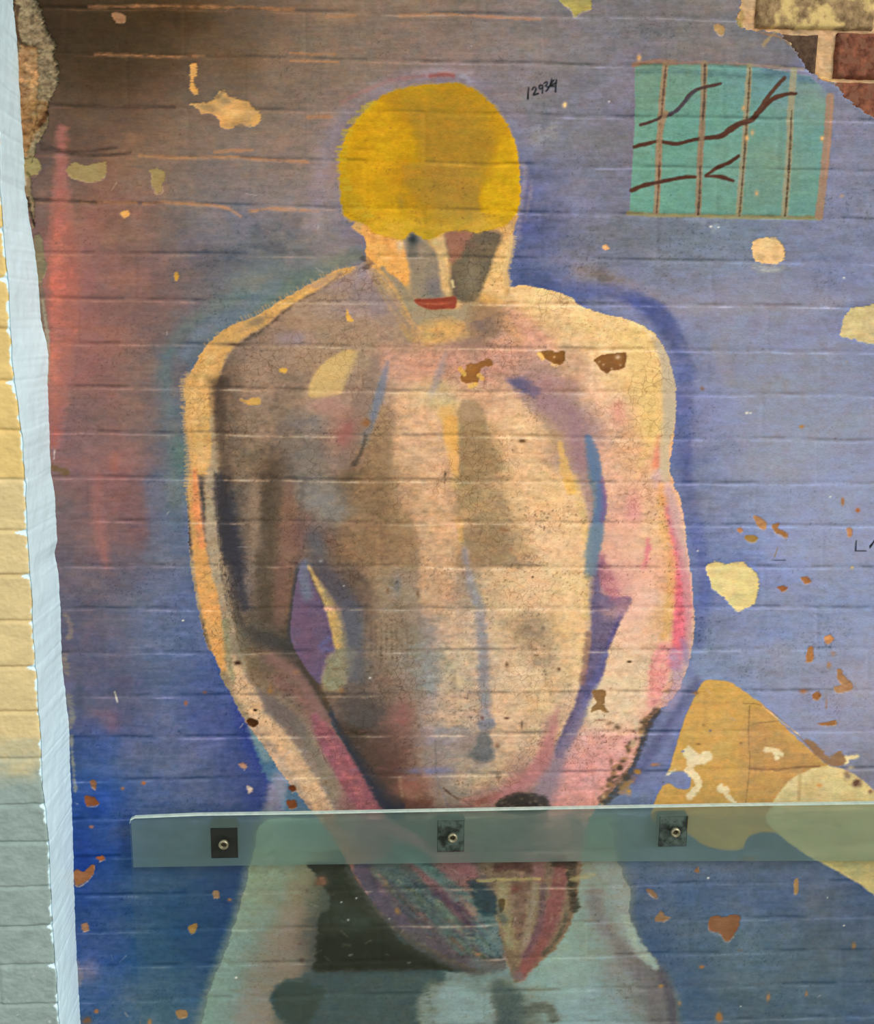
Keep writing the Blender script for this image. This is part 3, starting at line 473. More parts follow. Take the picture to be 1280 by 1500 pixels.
    P([(592,242),(640,240),(700,244),(706,280),(702,310),(650,312),(610,290),(590,265)], (178,140,40), .6, 6, 5, seed=162, **Q)
    D(560,280,26,22,(212,176,24),.5,clip=hr); D(588,295,6,10,(160,130,40),.6,clip=hr)
    P([(706,275),(728,272),(735,300),(722,312),(704,308)], (230,190,12), .8, 4, 3, seed=163, **Q)
    rh = np.random.default_rng(5)
    for k in range(70):
        x = rh.uniform(520, 750); y = rh.normal(318, 12) if k % 3 else rh.uniform(140, 320)
        D(x, y, rh.uniform(.8, 2.4), rh.uniform(.7, 1.5), (120,92,26), rh.uniform(.2, .6), clip=hr, rag=.6, seed=k)
    for k in range(26):
        x = rh.uniform(510, 745); y = rh.uniform(150, 330)
        D(x, y, rh.uniform(6, 16), rh.uniform(4, 9), (238,200,20) if k % 2 else (188,156,20), .3, ang=rh.uniform(-60, 60), clip=hr*sm((np.abs(X-660)-55)/30), rag=.8, seed=k)
    for x, y, w_ in [(590,330,70),(640,334,40),(700,330,60),(660,240,60)]: D(x, y, w_*.5, 4, (228,196,70), .35, clip=hr, rag=1, seed=x % 30)
    # ---- painted barred window
    P([(930,92),(1000,94),(1060,92),(1100,96),(1164,108),(1186,112),(1204,128),(1222,142),(1214,200),(1206,260),(1200,322),(1100,320),(1000,317),(922,313),(926,250),(930,180)], (92,160,150), 1, 1.3, .8, smooth=False, lab='window_sky', seed=170)
    sk = (p.L == p.lab('window_sky')).astype(np.float32); V = dict(clip=sk)
    SKY = "940,120,98,150,138;1000,120,92,152,140;1080,120,80,150,158;1140,120,70,130,160;940,200,92,160,145;940,290,88,164,150;1000,200,80,162,150;1000,290,84,162,150;1050,150,82,160,152;1050,250,92,160,148;1120,180,84,160,152;1120,280,90,152,142;1180,140,112,150,140;1180,200,84,154,156;1180,300,84,155,152;1140,240,106,152,132"
    p.put(full, sk, p.field(SKY, 26))
    for q in [[(935,104),(1000,104),(1040,110)],[(1036,106),(1100,112),(1150,108)]]: S(q, 8, (58,110,132), .55, 4, 3, dry=.4, **V)
    S([(1120,100),(1160,112),(1190,118)], 12, (60,104,150), .7, 6, 3, **V); D(1212,130,14,14,(96,112,160),.8)
    S([(928,95),(960,90),(990,92)], 7, (140,102,92), .85, 2, 2, lab='window_frame', seed=171); S([(980,92),(1040,92),(1080,95)], 4, (132,112,122), .7, 2, 2, lab='window_frame'); S([(1080,94),(1130,97),(1176,101)], 4, (150,132,126), .7, 2, 2, lab='window_frame')
    S([(920,312),(960,315),(1020,316),(1100,318),(1202,319)], 6, (128,132,98), .9, 1.8, 1.2, lab='window_frame', seed=172)
    S([(1216,142),(1212,200),(1206,260),(1199,316)], 12, (148,118,106), .95, 2, 1.5, lab='window_frame', seed=173)
    S([(1219,142),(1215,200),(1209,260)], 3, (190,130,104), .6, 1.5, 1)
    for k, (q, c1, c2, w) in enumerate([([(975,95),(970,140),(966,200),(964,260),(961,310)], (142,124,104), (84,62,50), 9), ([(1032,93),(1030,150),(1026,220),(1024,270),(1022,312)], (132,120,104), (66,58,50), 9), ([(1098,97),(1094,150),(1090,220),(1085,270),(1082,314)], (148,146,116), (70,66,56), 9), ([(1163,103),(1158,160),(1156,220),(1152,270),(1149,314)], (150,150,118), (66,60,50), 10)]):
        S(q, w, c1, .95, 1.8, 1.2, lab='bar_%d' % k, seed=174+k)
        q2 = [(x+(1 if k < 2 else 1.5)*(1 if j % 2 else .5), y+2) for j, (x, y) in enumerate(q)]
        if k >= 2: q2 = q2[1 if k == 3 else 0:]
        S(q2, 3.2, c2, .85, 1.2, 1.2, seed=184+k, dry=.35)
    S([(938,183),(955,178),(968,172),(985,166),(1000,152),(1010,138),(1024,130),(1040,126),(1056,122)], 4.5, (76,56,56), 1, 1.2, 1, lab='branch_0', seed=190); S([(972,169),(990,163),(1004,148),(1018,133)], 4.5, (72,72,98), .7, 1.5, 1, lab='branch_0')
    S([(929,215,5),(945,211,6),(965,207,5),(990,211,6),(1010,206,5),(1036,202,6),(1056,199,7),(1072,188,9),(1086,180,8),(1100,176,8),(1112,163,8),(1130,146,7),(1150,138,6),(1166,137,4)], 6, (84,54,44), 1, 1.2, 1, lab='branch_1', seed=191)
    S([(1110,165),(1120,148),(1136,128),(1149,114)], 6, (90,60,48), 1, 1.2, 1, lab='branch_1', seed=192)
    S([(925,279,6),(945,271,6),(970,266,5),(1000,260,5),(1018,259,4)], 5, (84,54,44), 1, 1.2, 1, lab='branch_2', seed=193)
    S([(1034,257,4),(1050,246,6),(1068,238,6),(1082,228,4)], 5, (84,54,44), 1, 1.2, 1, lab='branch_3', seed=194); S([(1034,258,4),(1056,259,6),(1074,265,4)], 5, (84,54,44), 1, 1.2, 1, lab='branch_3', seed=195)
    for x, y in [(1089,158),(1102,194),(1094,202),(1108,283),(1204,203),(936,85)]: D(x,y,3.2,4.5,(222,170,104),.95,rag=.5,seed=x)
    for k, (q, c1, c2, w) in enumerate([([(975,165),(966,200),(963,240)], (142,124,104), 0, 7), ([(1030,180),(1026,220),(1025,240)], (132,120,104), 0, 7)]): S(q, w, c1, .8, 1.6, 1, lab='bar_%d' % k)
    # ---- clasped hands and forearms behind the glass
    S([(480,1195,16),(500,1225,16),(520,1262,14),(530,1285,10)], 12, (196,110,84), .7, 5, 3, seed=200, lab='left_arm')
    P([(520,1266),(600,1262),(650,1290),(690,1340),(720,1380),(740,1420),(690,1424),(640,1405),(590,1375),(550,1330)], (104,92,100), .9, 4, 4, lab='left_arm', seed=201)
    S([(530,1275),(560,1320),(590,1350)], 26, (104,74,110), .75, 9, 4, seed=202); S([(560,1270),(600,1300),(640,1340),(680,1385)], 30, (92,110,116), .7, 9, 5, seed=203)
    S([(600,1340),(620,1360),(650,1395),(690,1415)], 24, (112,80,100), .7, 9, 4, seed=204)
    S([(600,1262,8),(630,1290,14),(660,1320,16),(690,1352,14)], 14, (148,84,98), .8, 5, 3, seed=205); S([(640,1310),(670,1330),(696,1360)], 12, (92,56,88), .7, 6, 3)
    S([(560,1200,16),(600,1225,18),(650,1250,16),(690,1278,18)], 16, (170,82,98), .8, 6, 3, seed=206, lab='left_arm')
    S([(580,1240),(630,1275),(680,1310),(715,1345)], 14, (84,122,128), .75, 6, 4, seed=207); S([(640,1320),(670,1360),(690,1390)], 8, (110,140,130), .6, 5, 3)
    P([(686,1295),(700,1290),(722,1305),(732,1330),(728,1342),(706,1338),(692,1318)], (44,64,78), .85, 6, 5, seed=208)
    P([(694,1345),(730,1345),(738,1395),(715,1402),(698,1385)], (84,120,134), .8, 7, 4, seed=209)
    P([(700,1262),(760,1262),(800,1262),(850,1262),(846,1300),(838,1345),(812,1390),(772,1426),(752,1436),(742,1400),(734,1370),(730,1340),(728,1310)], (132,100,82), .85, 3, 4, lab='right_arm', seed=210)
    S([(736,1300),(738,1340),(748,1380)], 18, (172,158,106), .8, 6, 4, seed=211); S([(768,1290),(762,1330),(758,1370)], 14, (136,86,78), .6, 5, 4)
    S([(786,1290),(778,1340),(768,1390)], 10, (168,140,116), .7, 5, 3)
    S([(822,1255,16),(818,1300,22),(806,1345,26),(790,1380,26),(762,1428,16)], 22, (180,72,82), .92, 5, 3, seed=212, lab='right_arm')
    S([(796,1300),(792,1350),(770,1400)], 10, (118,72,92), .7, 4, 3); S([(836,1280),(838,1300),(842,1330)], 14, (50,48,42), .8, 4, 4, dry=.3, seed=213)
    S([(812,1262),(838,1266)], 12, (52,42,38), .8, 4, 4, dry=.2); S([(728,1270),(760,1268),(776,1272)], 14, (96,48,50), .8, 4, 4, dry=.2, seed=214); D(756,1302,8,5,(140,50,54),.7)
    S([(790,1262),(788,1284)], 16, (172,84,92), .8, 5, 3); S([(830,1340),(818,1372),(796,1396)], 6, (96,90,78), .7, 3, 2)
    S([(700,1290),(740,1289),(790,1287)], 4, (190,166,96), .8, 1.5, 2); S([(836,1288),(870,1282)], 6, (196,176,110), .7, 2, 3, dry=.3)
    P([(730,1318),(740,1318),(738,1332),(732,1336)], (96,72,40), .9, 1.5, 1)
    D(690,1255,14,10,(140,70,84),.7); S([(700,1200),(740,1215),(780,1240)], 20, (120,108,104), .6, 9, 4)
    S([(840,1200),(850,1210),(846,1230)], 20, (160,120,120), .5, 9, 4)
    rh = np.random.default_rng(8)
    for k in range(70):
        t = rh.uniform(0, 1); x = 545+t*170+rh.normal(0, 22); y = 1275+t*120+rh.normal(0, 16)
        if y < 1268 or y > 1418: continue
        l = rh.uniform(8, 34); c = [(104,70,104),(84,118,122),(60,72,84),(150,84,92),(120,132,118),(88,96,60)][k % 6]
        S([(x, y), (x+l*.72, y+l*.69)], rh.uniform(2, 7), c, rh.uniform(.25, .6), 2.5, 2, seed=k, dry=.5)
    for k in range(34):
        x = rh.uniform(735, 840); y = rh.uniform(1270, 1400); l = rh.uniform(8, 26)
        if x-740 < (y-1270)*.1 or 850-x < (y-1270)*.45: continue
        S([(x, y), (x-l*.18, y+l)], rh.uniform(1.5, 4), [(176,152,108),(150,70,72),(96,70,62),(190,130,120)][k % 4], rh.uniform(.25, .55), 2, 2, seed=k, dry=.6)
    S([(520,1285),(545,1325),(580,1362),(640,1398),(700,1424)], 4, (112,92,70), .6, 2.5, 4, seed=215, dry=.45)
    # pale right leg edge and violet shadow
    S([(880,1262,24),(904,1290,30),(912,1320,26),(914,1345,24),(930,1375,20),(946,1400,16)], 20, (158,150,142), .6, 7, 4, seed=220, clip=(p.L == p.lab('trousers')).astype(np.float32))
    S([(870,1310),(878,1345),(905,1385),(935,1420),(955,1450),(966,1500)], 24, (108,98,124), .55, 10, 4, seed=221)
    S([(915,1345,8),(934,1385,14),(950,1405,14),(962,1418,10)], 12, (164,170,148), .8, 3, 4, seed=222)
    S([(968,1425),(982,1460),(986,1500)], 12, (88,76,108), .7, 6, 3)
    # ---- writing
    T = lambda q, c=(30,28,40), w=2.2, nm='handwritten_number': S(q, w, c, .95, 1, .4, lab=nm, smooth=len(q) > 4)
    T([(774.2,128.6),(773,144.5)]); T([(779.6,131),(781.6,127.8),(784.6,128.4),(784.6,132),(781.6,138.8),(788.2,136.8)])
    T([(794.6,125.2),(791.4,124.6),(789.6,127.6),(791.6,130.4),(794.4,128),(795,125.4),(794.4,136)]); T([(797,121.8),(801,120),(801.4,123),(798.6,126),(802.6,127.4),(801.6,131.6),(799.6,133.4)])
    T([(811,117.4),(803,129.4)]); T([(808,116.6),(805,126.4),(811.6,126.2)]); T([(814.8,117),(813.2,134.4)]); T([(806,126),(814.6,121)])
    T([(1254,792),(1253,807),(1268,807)], (38,38,56), 1.8, 'scratched_letter'); T([(1274,802),(1281,792),(1288,790)], (38,38,56), 1.8, 'scratched_letter')
    T([(1274,800),(1284,788),(1292,806)], (38,38,56), 1.6, 'scratched_letter'); T([(1139,802),(1134,816)], (120,118,112), 1.6, 'x'); p.L = np.where(p.L == p.lab('x'), 0, p.L).astype(np.int16)
    T([(1130,820),(1150,821)], (70,80,120), 1.2, 'y'); p.L = np.where(p.L == p.lab('y'), 0, p.L).astype(np.int16)
# name of the spot, outline or (x, y, rx, ry), colour, depth in mm, label
PATCHES = [
 ('plaster_patch', [(1103,356),(1112,349),(1130,348),(1142,353),(1149,365),(1149,380),(1140,386),(1125,387),(1110,384),(1103,372)], (222,184,120), -1.5, 'squarish cream patch of bare plaster below the painted window'),
 ('plaster_patch', [(1236,468),(1248,452),(1262,449),(1300,447),(1310,500),(1270,503),(1252,498),(1240,494),(1231,490)], (196,184,128), -1.5, 'pale green-cream bare patch at the right edge, below the exposed bricks'),
 ('plaster_patch', [(1035,832),(1048,823),(1066,826),(1085,823),(1098,830),(1108,840),(1112,858),(1110,868),(1106,884),(1092,893),(1078,896),(1070,886),(1058,874),(1044,862),(1040,848)], (224,204,136), -1.5, 'large cream bare patch on the blue wall beside the right elbow'),
 ('plaster_patch', [(820,0),(815,-12),(862,-14),(866,4),(864,14),(852,18),(842,24),(836,14),(826,6)], (168,160,84), -1.2, 'olive flaked patch at the top edge above the number'),
 ('plaster_patch', [(97,247),(108,239),(122,243),(140,240),(154,236),(156,250),(150,262),(132,266),(112,262),(101,256)], (144,124,78), -1.0, 'wide olive bare patch over the top of the red streak'),
 ('plaster_patch', [(218,249),(230,246),(240,250),(241,262),(238,272),(238,281),(228,283),(222,270),(222,256)], (144,124,78), -1.0, 'upright small olive bare patch right of the red streak'),
 ('plaster_patch', [(34,234),(48,230),(58,236),(60,248),(52,257),(38,258)], (140,130,84), -1.0, 'olive bare patch against the broken left edge under the rubble'),
 ('plaster_patch', [(50,350),(60,348),(64,372),(68,392),(60,412),(52,404)], (116,106,84), -1.0, 'narrow dull olive patch against the left edge beside the red streak'),
 ('plaster_patch', [(279,152),(290,152),(300,150),(312,146),(318,136),(328,134),(336,142),(350,145),(362,148),(372,158),(382,168),(378,182),(362,184),(352,180),(338,188),(324,186),(322,176),(310,166),(296,166),(290,158)], (204,152,88), -1.5, 'ragged ochre flaked patch on the brown upper left'),
 ('plaster_patch', [(278,94),(288,94),(288,108),(284,116),(286,126),(291,134),(286,140),(278,132),(279,116)], (208,148,76), -1.2, 'thin upright ochre flake above the ragged flaked patch'),
 ('paint_chip', [(699,532),(704,529),(716,526),(721,530),(719,536),(706,539),(703,546),(699,562),(692,560),(682,562),(674,556),(676,546),(682,540),(684,534)], (162,96,44), -1.2, 'brown chip on the pink chest nearest the throat'),
 ('paint_chip', [(792,516),(806,514),(814,517),(826,514),(827,528),(818,535),(808,531),(796,524)], (150,92,40), -1.2, 'smaller brown chip on the painted chest below the right collarbone'),
 ('paint_chip', [(870,527),(885,520),(898,519),(906,516),(917,517),(917,530),(912,540),(896,543),(888,547),(880,541),(874,534)], (154,96,46), -1.2, 'brown pitted chip on the yellow right shoulder'),
 ('paint_chip', [(867,1014),(876,1011),(887,1013),(886,1024),(885,1034),(892,1044),(884,1044),(876,1040),(866,1044),(868,1036),(874,1030)], (158,112,68), -1.2, 'brown chip with legs on the right forearm'),
 ('paint_chip', [(361,1056),(366,1052),(376,1055),(378,1062),(371,1066),(363,1062)], (84,48,26), -1.2, 'dark brown chip on the left wrist edge'),
 ('paint_chip', [(124,1166),(136,1168),(145,1176),(140,1180),(127,1180)], (122,66,48), -1.2, 'red-brown chip high on the dark blue left side'),
 ('paint_chip', [(108,1280),(112,1274),(122,1278),(130,1270),(138,1268),(136,1280),(128,1290),(116,1298),(110,1296)], (132,80,60), -1.5, 'large curled brown chip at the left edge beside the glass'),
 ('paint_chip', [(1040,1346),(1048,1341),(1060,1344),(1072,1340),(1084,1342),(1083,1354),(1078,1366),(1066,1380),(1058,1374),(1054,1368),(1040,1364),(1037,1356)], (142,84,60), -1.5, 'large round brown chip behind the glass on the blue'),
 ('paint_chip', [(1104,758),(1110,756),(1122,766),(1120,776),(1112,772)], (176,124,90), -1.0, 'upper left orange chip of the cluster above the large cream patch'),
 ('paint_chip', [(1131,769),(1142,766),(1140,774),(1152,780),(1152,788),(1142,784),(1134,778)], (160,112,72), -1.0, 'upper right brown chip of the cluster above the large cream patch'),
 ('paint_chip', [(1091,786),(1100,784),(1110,788),(1104,794),(1094,793)], (158,124,70), -1.0, 'flat olive brown chip just above the large cream patch'),
 ('paint_chip', [(1079,776),(1084,773),(1088,777),(1084,781)], (180,120,90), -.8, 'smallest leftmost orange chip above the large cream patch'),
 ('paint_chip', [(1172,846),(1182,845),(1188,852),(1180,855)], (168,104,72), -1.0, 'flat orange chip right of the large cream patch'),
 ('paint_chip', [(1138,860),(1148,858),(1154,862),(1146,867)], (156,96,66), -1.0, 'brown chip beside the right edge of the large cream patch'),
 ('paint_chip', [(1240,775),(1248,774),(1248,785),(1242,786)], (186,128,98), -1.0, 'square orange chip left above the scratched letters'),
 ('paint_chip', [(1208,932),(1216,930),(1222,936),(1214,943),(1208,940)], (190,128,90), -1.0, 'orange chip topmost of the column at the right edge'),
 ('paint_chip', [(1184,950),(1190,948),(1191,962),(1188,970),(1181,968)], (176,116,78), -1.0, 'upright orange chip in the column at the right edge'),
 ('paint_chip', [(1226,982),(1232,980),(1236,990),(1246,1000),(1240,1006),(1228,996)], (172,122,92), -1.0, 'slanting orange chip in the column at the right edge'),
 ('paint_chip', [(1222,1006),(1230,1004),(1246,1000),(1248,1010),(1236,1014),(1224,1014)], (176,128,98), -1.0, 'flat wide orange chip right of the ochre peak'),
 ('paint_chip', [(1191,1016),(1198,1013),(1203,1018),(1198,1025),(1191,1023)], (160,98,64), -1.0, 'small round brown chip right of the ochre peak'),
 ('paint_chip', [(1197,1060),(1210,1057),(1224,1056),(1222,1062),(1204,1063)], (170,108,72), -1.0, 'long flat brown chip above the ochre slope'),
 ('paint_chip', [(959,1348),(968,1334),(974,1342),(982,1344),(972,1350)], (140,104,84), -.8, 'faint brown chip behind the glass beside the pale trouser leg'),
 ('paint_chip', [(947,1302),(956,1305),(964,1314),(960,1316),(950,1308)], (140,100,80), -.8, 'slanting brown chip behind the glass below the right bolt'),
 ('paint_chip', [(1016,1276),(1023,1270),(1024,1279)], (150,98,72), -.8, 'small triangular brown chip behind the glass just under the frosted strip'),
 ('paint_chip', [(1163,1290),(1169,1288),(1168,1308),(1163,1308)], (176,130,84), -.8, 'upright orange sliver behind the glass'),
 ('paint_chip', [(276,1358),(288,1354),(287,1364),(280,1368)], (140,110,60), -.8, 'triangular ochre chip behind the glass at left'),
 ('paint_chip', [(258,1482),(272,1480),(274,1488),(262,1492)], (146,114,80), -.8, 'ochre chip behind the glass at the lower left'),
 ('paint_chip', [(312,1306),(320,1305),(321,1314),(313,1315)], (136,106,86), -.8, 'dull brown chip behind the glass under the left bolt'),
 ('paint_chip', [(350,1120),(356,1118),(362,1122),(358,1127)], (168,120,106), -.8, 'pinkish chip on the blue beside the left forearm, upper one'),
 ('paint_chip', [(361,1152),(368,1152),(370,1158),(364,1162)], (186,160,150), -.8, 'pale pinkish chip on the blue beside the left forearm, lower one'),
 ('paint_chip', [(422,1152),(430,1150),(434,1156),(428,1160)], (112,56,36), -.8, 'dark brown chip in the light blue patch under the left forearm, upper one'),
 ('paint_chip', [(420,1174),(432,1172),(434,1182),(424,1184)], (132,72,44), -.8, 'rust chip in the light blue patch just above the glass edge'),
 ('paint_chip', [(119,1354),(128,1352),(130,1362),(122,1364)], (128,92,80), -.8, 'faint brown chip on the dark blue strip left of the glass'),
 ('paint_chip', [(140,1256),(150,1254),(154,1258),(146,1261)], (140,72,50), -.8, 'small flat rust chip just above the large curled chip'),
 ('paint_chip', [(132,1144),(140,1143),(140,1156),(134,1152)], (118,80,70), -.8, 'small brown chip above the red-brown chip at the left'),
 ('paint_chip', [(176,312),(183,308),(190,312),(184,319),(178,317)], (214,150,82), -.8, 'small ochre chip on the rusty area right of the red streak'),
 ('paint_chip', [(255,401),(260,399),(262,407),(257,412)], (200,144,60), -.8, 'tiny ochre sliver left of the painted shoulder'),
 ('paint_chip', [(881,360),(888,359),(892,364),(886,366)], (216,156,104), -.8, 'small orange chip below the lower left corner of the painted window'),
 ('paint_chip', [(1045,38),(1054,36),(1061,42),(1058,52),(1050,48)], (176,140,88), -1.0, 'ochre chip left of the exposed bricks'),
 ('paint_chip', [(163,20),(176,18),(184,24),(182,32),(170,32)], (146,94,62), -1.0, 'rusty chip on the dark brown top left corner'),
 ('yellow_dab', [(409,540),(418,538),(421,543),(416,548),(410,545)], (214,168,80), .3, 'square yellow dab on the left shoulder'),
 ('yellow_dab', [(352,584),(362,586),(372,582),(381,584),(380,592),(366,593),(354,588)], (206,156,82), .3, 'wide yellow dab on the left upper arm'),
 ('yellow_dab', [(508,454),(512,462),(519,470),(510,472),(507,466)], (220,172,90), .3, 'hooked yellow dab above the collarbone'),
]
def band(p, i, m, nxt=False):
    a = min(CL[i], CR[i])-m-6; b = max(CL[i], CR[i])+m+10
    if nxt and i+1 < len(CL): b = max(CL[i+1], CR[i+1])+m+10
    j0, j1 = np.searchsorted(p.ys, [a, b])
    return None if j1 <= j0 else slice(j0, j1)
def finish_mural(p):
    X, Y = p.X, p.Y; S, P, D = p.S, p.P, p.D
    # --- worn smears round some patches
    S([(1106,392),(1126,394),(1146,390)], 8, (190,176,160), .6, 4, 4, dry=.5, seed=230); S([(1110,398),(1140,396)], 6, (180,170,170), .5, 4, 3, dry=.6)
    S([(96,900),(104,920),(100,935)], 9, (140,126,110), .5, 3, 4, seed=231, dry=.4); S([(94,960),(98,985)], 7, (140,124,104), .5, 3, 4, dry=.4)
    S([(100,1020),(106,1050),(100,1066)], 8, (132,134,112), .5, 3, 4, seed=232, dry=.4); S([(108,1412),(116,1428),(112,1440)], 12, (118,108,132), .6, 4, 4)
    S([(76,684),(90,690),(98,692)], 10, (112,84,58), .85, 3, 4, seed=233); S([(100,1190),(104,1230)], 4, (120,112,110), .6, 2, 2, dry=.5); S([(104,1080),(110,1160)], 5, (132,140,130), .6, 2, 3, dry=.4)
    S([(80,660),(79,672)], 2, (210,180,180), .7, 1, 1)
    S([(168,1014),(172,1028)], 2, (190,190,170), .8, 1, .5)
    for (x,y,w,h) in [(320,1478,20,14),(300,1100,10,8),(190,1080,9,8)]: pass
    # --- exposed rubble down the left edge
    P([(20,0),(30,-20),(52,2),(60,16),(62,34),(70,48),(82,64),(78,78),(86,106),(82,128),(70,150),(68,180),(60,200),(54,214),(48,232),(36,236),(24,180),(20,80)], (124,108,82), 1, 1.5, 4, lab='broken_plaster', dz=-6, seed=240, bare=True, rs=7)
    br = (p.L == p.lab('broken_plaster')).astype(np.float32); R = dict(clip=br)
    P([(26,74),(40,66),(52,74),(54,110),(52,140),(50,170),(44,200),(34,226),(28,180)], (168,118,74), .95, 3, 4, dz=-4, seed=241, **R)
    P([(30,150),(52,145),(72,152),(66,172),(52,192),(44,214),(34,228),(30,190)], (140,96,56), .9, 3, 4, seed=242, **R)
    S([(72,156),(66,170),(56,182)], 6, (92,54,30), .8, 2, 2, **R); S([(24,8),(22,40),(28,60)], 5, (80,56,40), .8, 2, 2, **R); S([(44,18),(47,30)], 4, (96,88,70), .6, 2, 2, **R)
    p.C = p.C*(1+br[..., None]*np.array([1, 1.05, 1.1], np.float32)*(.34*fbm(X/9, Y/6, 331, 4)+.18*fbm(X/3, Y/2.5, 335, 2))[..., None])
    for k in range(26): D(26+(k*17)%54, 4+(k*43)%220, 6, 3, [(160,140,108),(92,78,58),(150,130,96)][k % 3], .45, rag=1.2, clip=br, seed=k)
    P([(34,256),(44,256),(46,280),(50,300),(48,335),(44,310),(38,285)], (132,110,84), .95, 1.5, 3, lab='broken_plaster', dz=-4, seed=243, bare=True)
    S([(40,290),(44,310),(50,330)], 4, (52,40,34), .8, 1.5, 2); S([(34,250),(36,270)], 5, (190,170,140), .7, 1.5, 2)
    P([(52,345),(60,400),(66,440),(72,500),(62,500),(54,420)], (108,98,84), .7, 2, 3, seed=244); S([(62,440),(70,500),(70,560)], 4, (140,136,124), .7, 1.5, 2)
    # --- exposed brickwork, top right
    P([(1088,-160),(1086,0),(1082,22),(1086,40),(1112,44),(1140,47),(1150,56),(1162,66),(1172,78),(1178,92),(1190,104),(1206,116),(1218,118),(1228,124),(1234,136),(1246,146),(1264,160),(1280,170),(1330,190),(1500,200),(1500,-160)], (204,164,116), 1, 1.5, 4.5, lab='mortar_bed', dz=-11, seed=245, bare=True, rs=9)
    mb = (p.L == p.lab('mortar_bed')).astype(np.float32)
    S([(1084,8),(1090,22),(1086,38)], 7, (176,150,80), .7, 2, 3, clip=mb); S([(1176,84),(1192,104),(1212,118),(1232,132),(1262,160)], 7, (168,112,64), .7, 3, 4, clip=mb, seed=246)
    S([(1110,46),(1150,58),(1176,84),(1200,112),(1230,126),(1262,158),(1290,170)], 4, (150,112,70), .75, 2, 4, seed=247, dry=.3); S([(1146,50),(1172,76),(1196,104),(1226,120),(1258,150)], 3, (222,186,120), .6, 1.5, 3, seed=248, dry=.4)
    for k in range(40): D(1090+(k*31)%190, (k*47)%165, 7, 3, [(176,136,88),(216,178,126),(150,116,76)][k % 3], .35, rag=1.2, clip=mb, seed=k)
    S([(1082,28),(1086,36)], 8, (150,140,80), .8, 2, 2)
    S([(1118,66),(1132,50),(1140,46)], 6, (170,150,90), .7, 2, 3, dry=.3); S([(1225,120),(1232,150)], 3, (120,130,170), .3, 2, 2)
    # --- patches and chips
    for k, (nm, q, c, dz, lb) in enumerate(PATCHES):
        big = nm == 'plaster_patch'
        key = '%s|%d' % (nm, k)
        P(q, c, 1, 1.2, 2.8 if big else 1.6, lab=key, dz=dz, seed=250+k, bare=True, rs=5)
        if c[0] < 190: S([(a, b+1.2) for a, b in q[len(q)//2:]], 1.2, (230,190,140), .45, 1, .8, seed=k, dry=.5)
        m = (p.L == p.lab(key)).astype(np.float32); cx = sum(a for a, b in q)/len(q); cy = sum(b for a, b in q)/len(q)
        r = max(a for a, b in q)-cx
        D(cx-r*.2, cy, r*.5, r*.35, tuple(min(250, v*1.09) for v in c), .8, rag=1.2, clip=m, seed=k)
        for j in range(6 if big else 3):
            D(cx+r*.7*math.cos(j*2.4+k), cy+r*.5*math.sin(j*2.4+k), r*.35, r*.22, tuple(v*(.86 if j % 2 else 1.06) if v < 238 else v for v in c), .5, rag=1, clip=m, seed=j+k)
    for q in [[(674,541),(680,548)],[(696,563),(688,566)],[(702,550),(706,554)]]: S(q, 7, (226,178,88), .9, 1.2, 2)
    S([(790,518),(795,526)], 5, (232,184,92), .9, 1.2, 2); S([(808,534),(816,536)], 3, (226,178,110), .8, 1.2, 1.5); D(905,523,4,3.5,(226,184,140),.95,rag=.2)
    for x, y in [(812,523),(884,534),(896,540),(878,530),(909,535)]: D(x, y, 1.8, 1.5, (214,170,120), .8)
    D(306,160,16,6,(170,128,80),.8,rag=1.4); D(364,166,14,10,(186,144,92),.8,rag=1.5); D(350,180,20,5,(166,124,78),.6,rag=1.5); D(336,163,13,11,(228,180,112),.9,rag=.8); D(330,148,10,5,(150,118,80),.6,rag=1.4)
    S([(318,142),(330,132),(340,136)], 5, (110,92,70), .6, 2, 3, dry=.4); D(336,162,12,9,(216,166,98),.7,rag=.6)
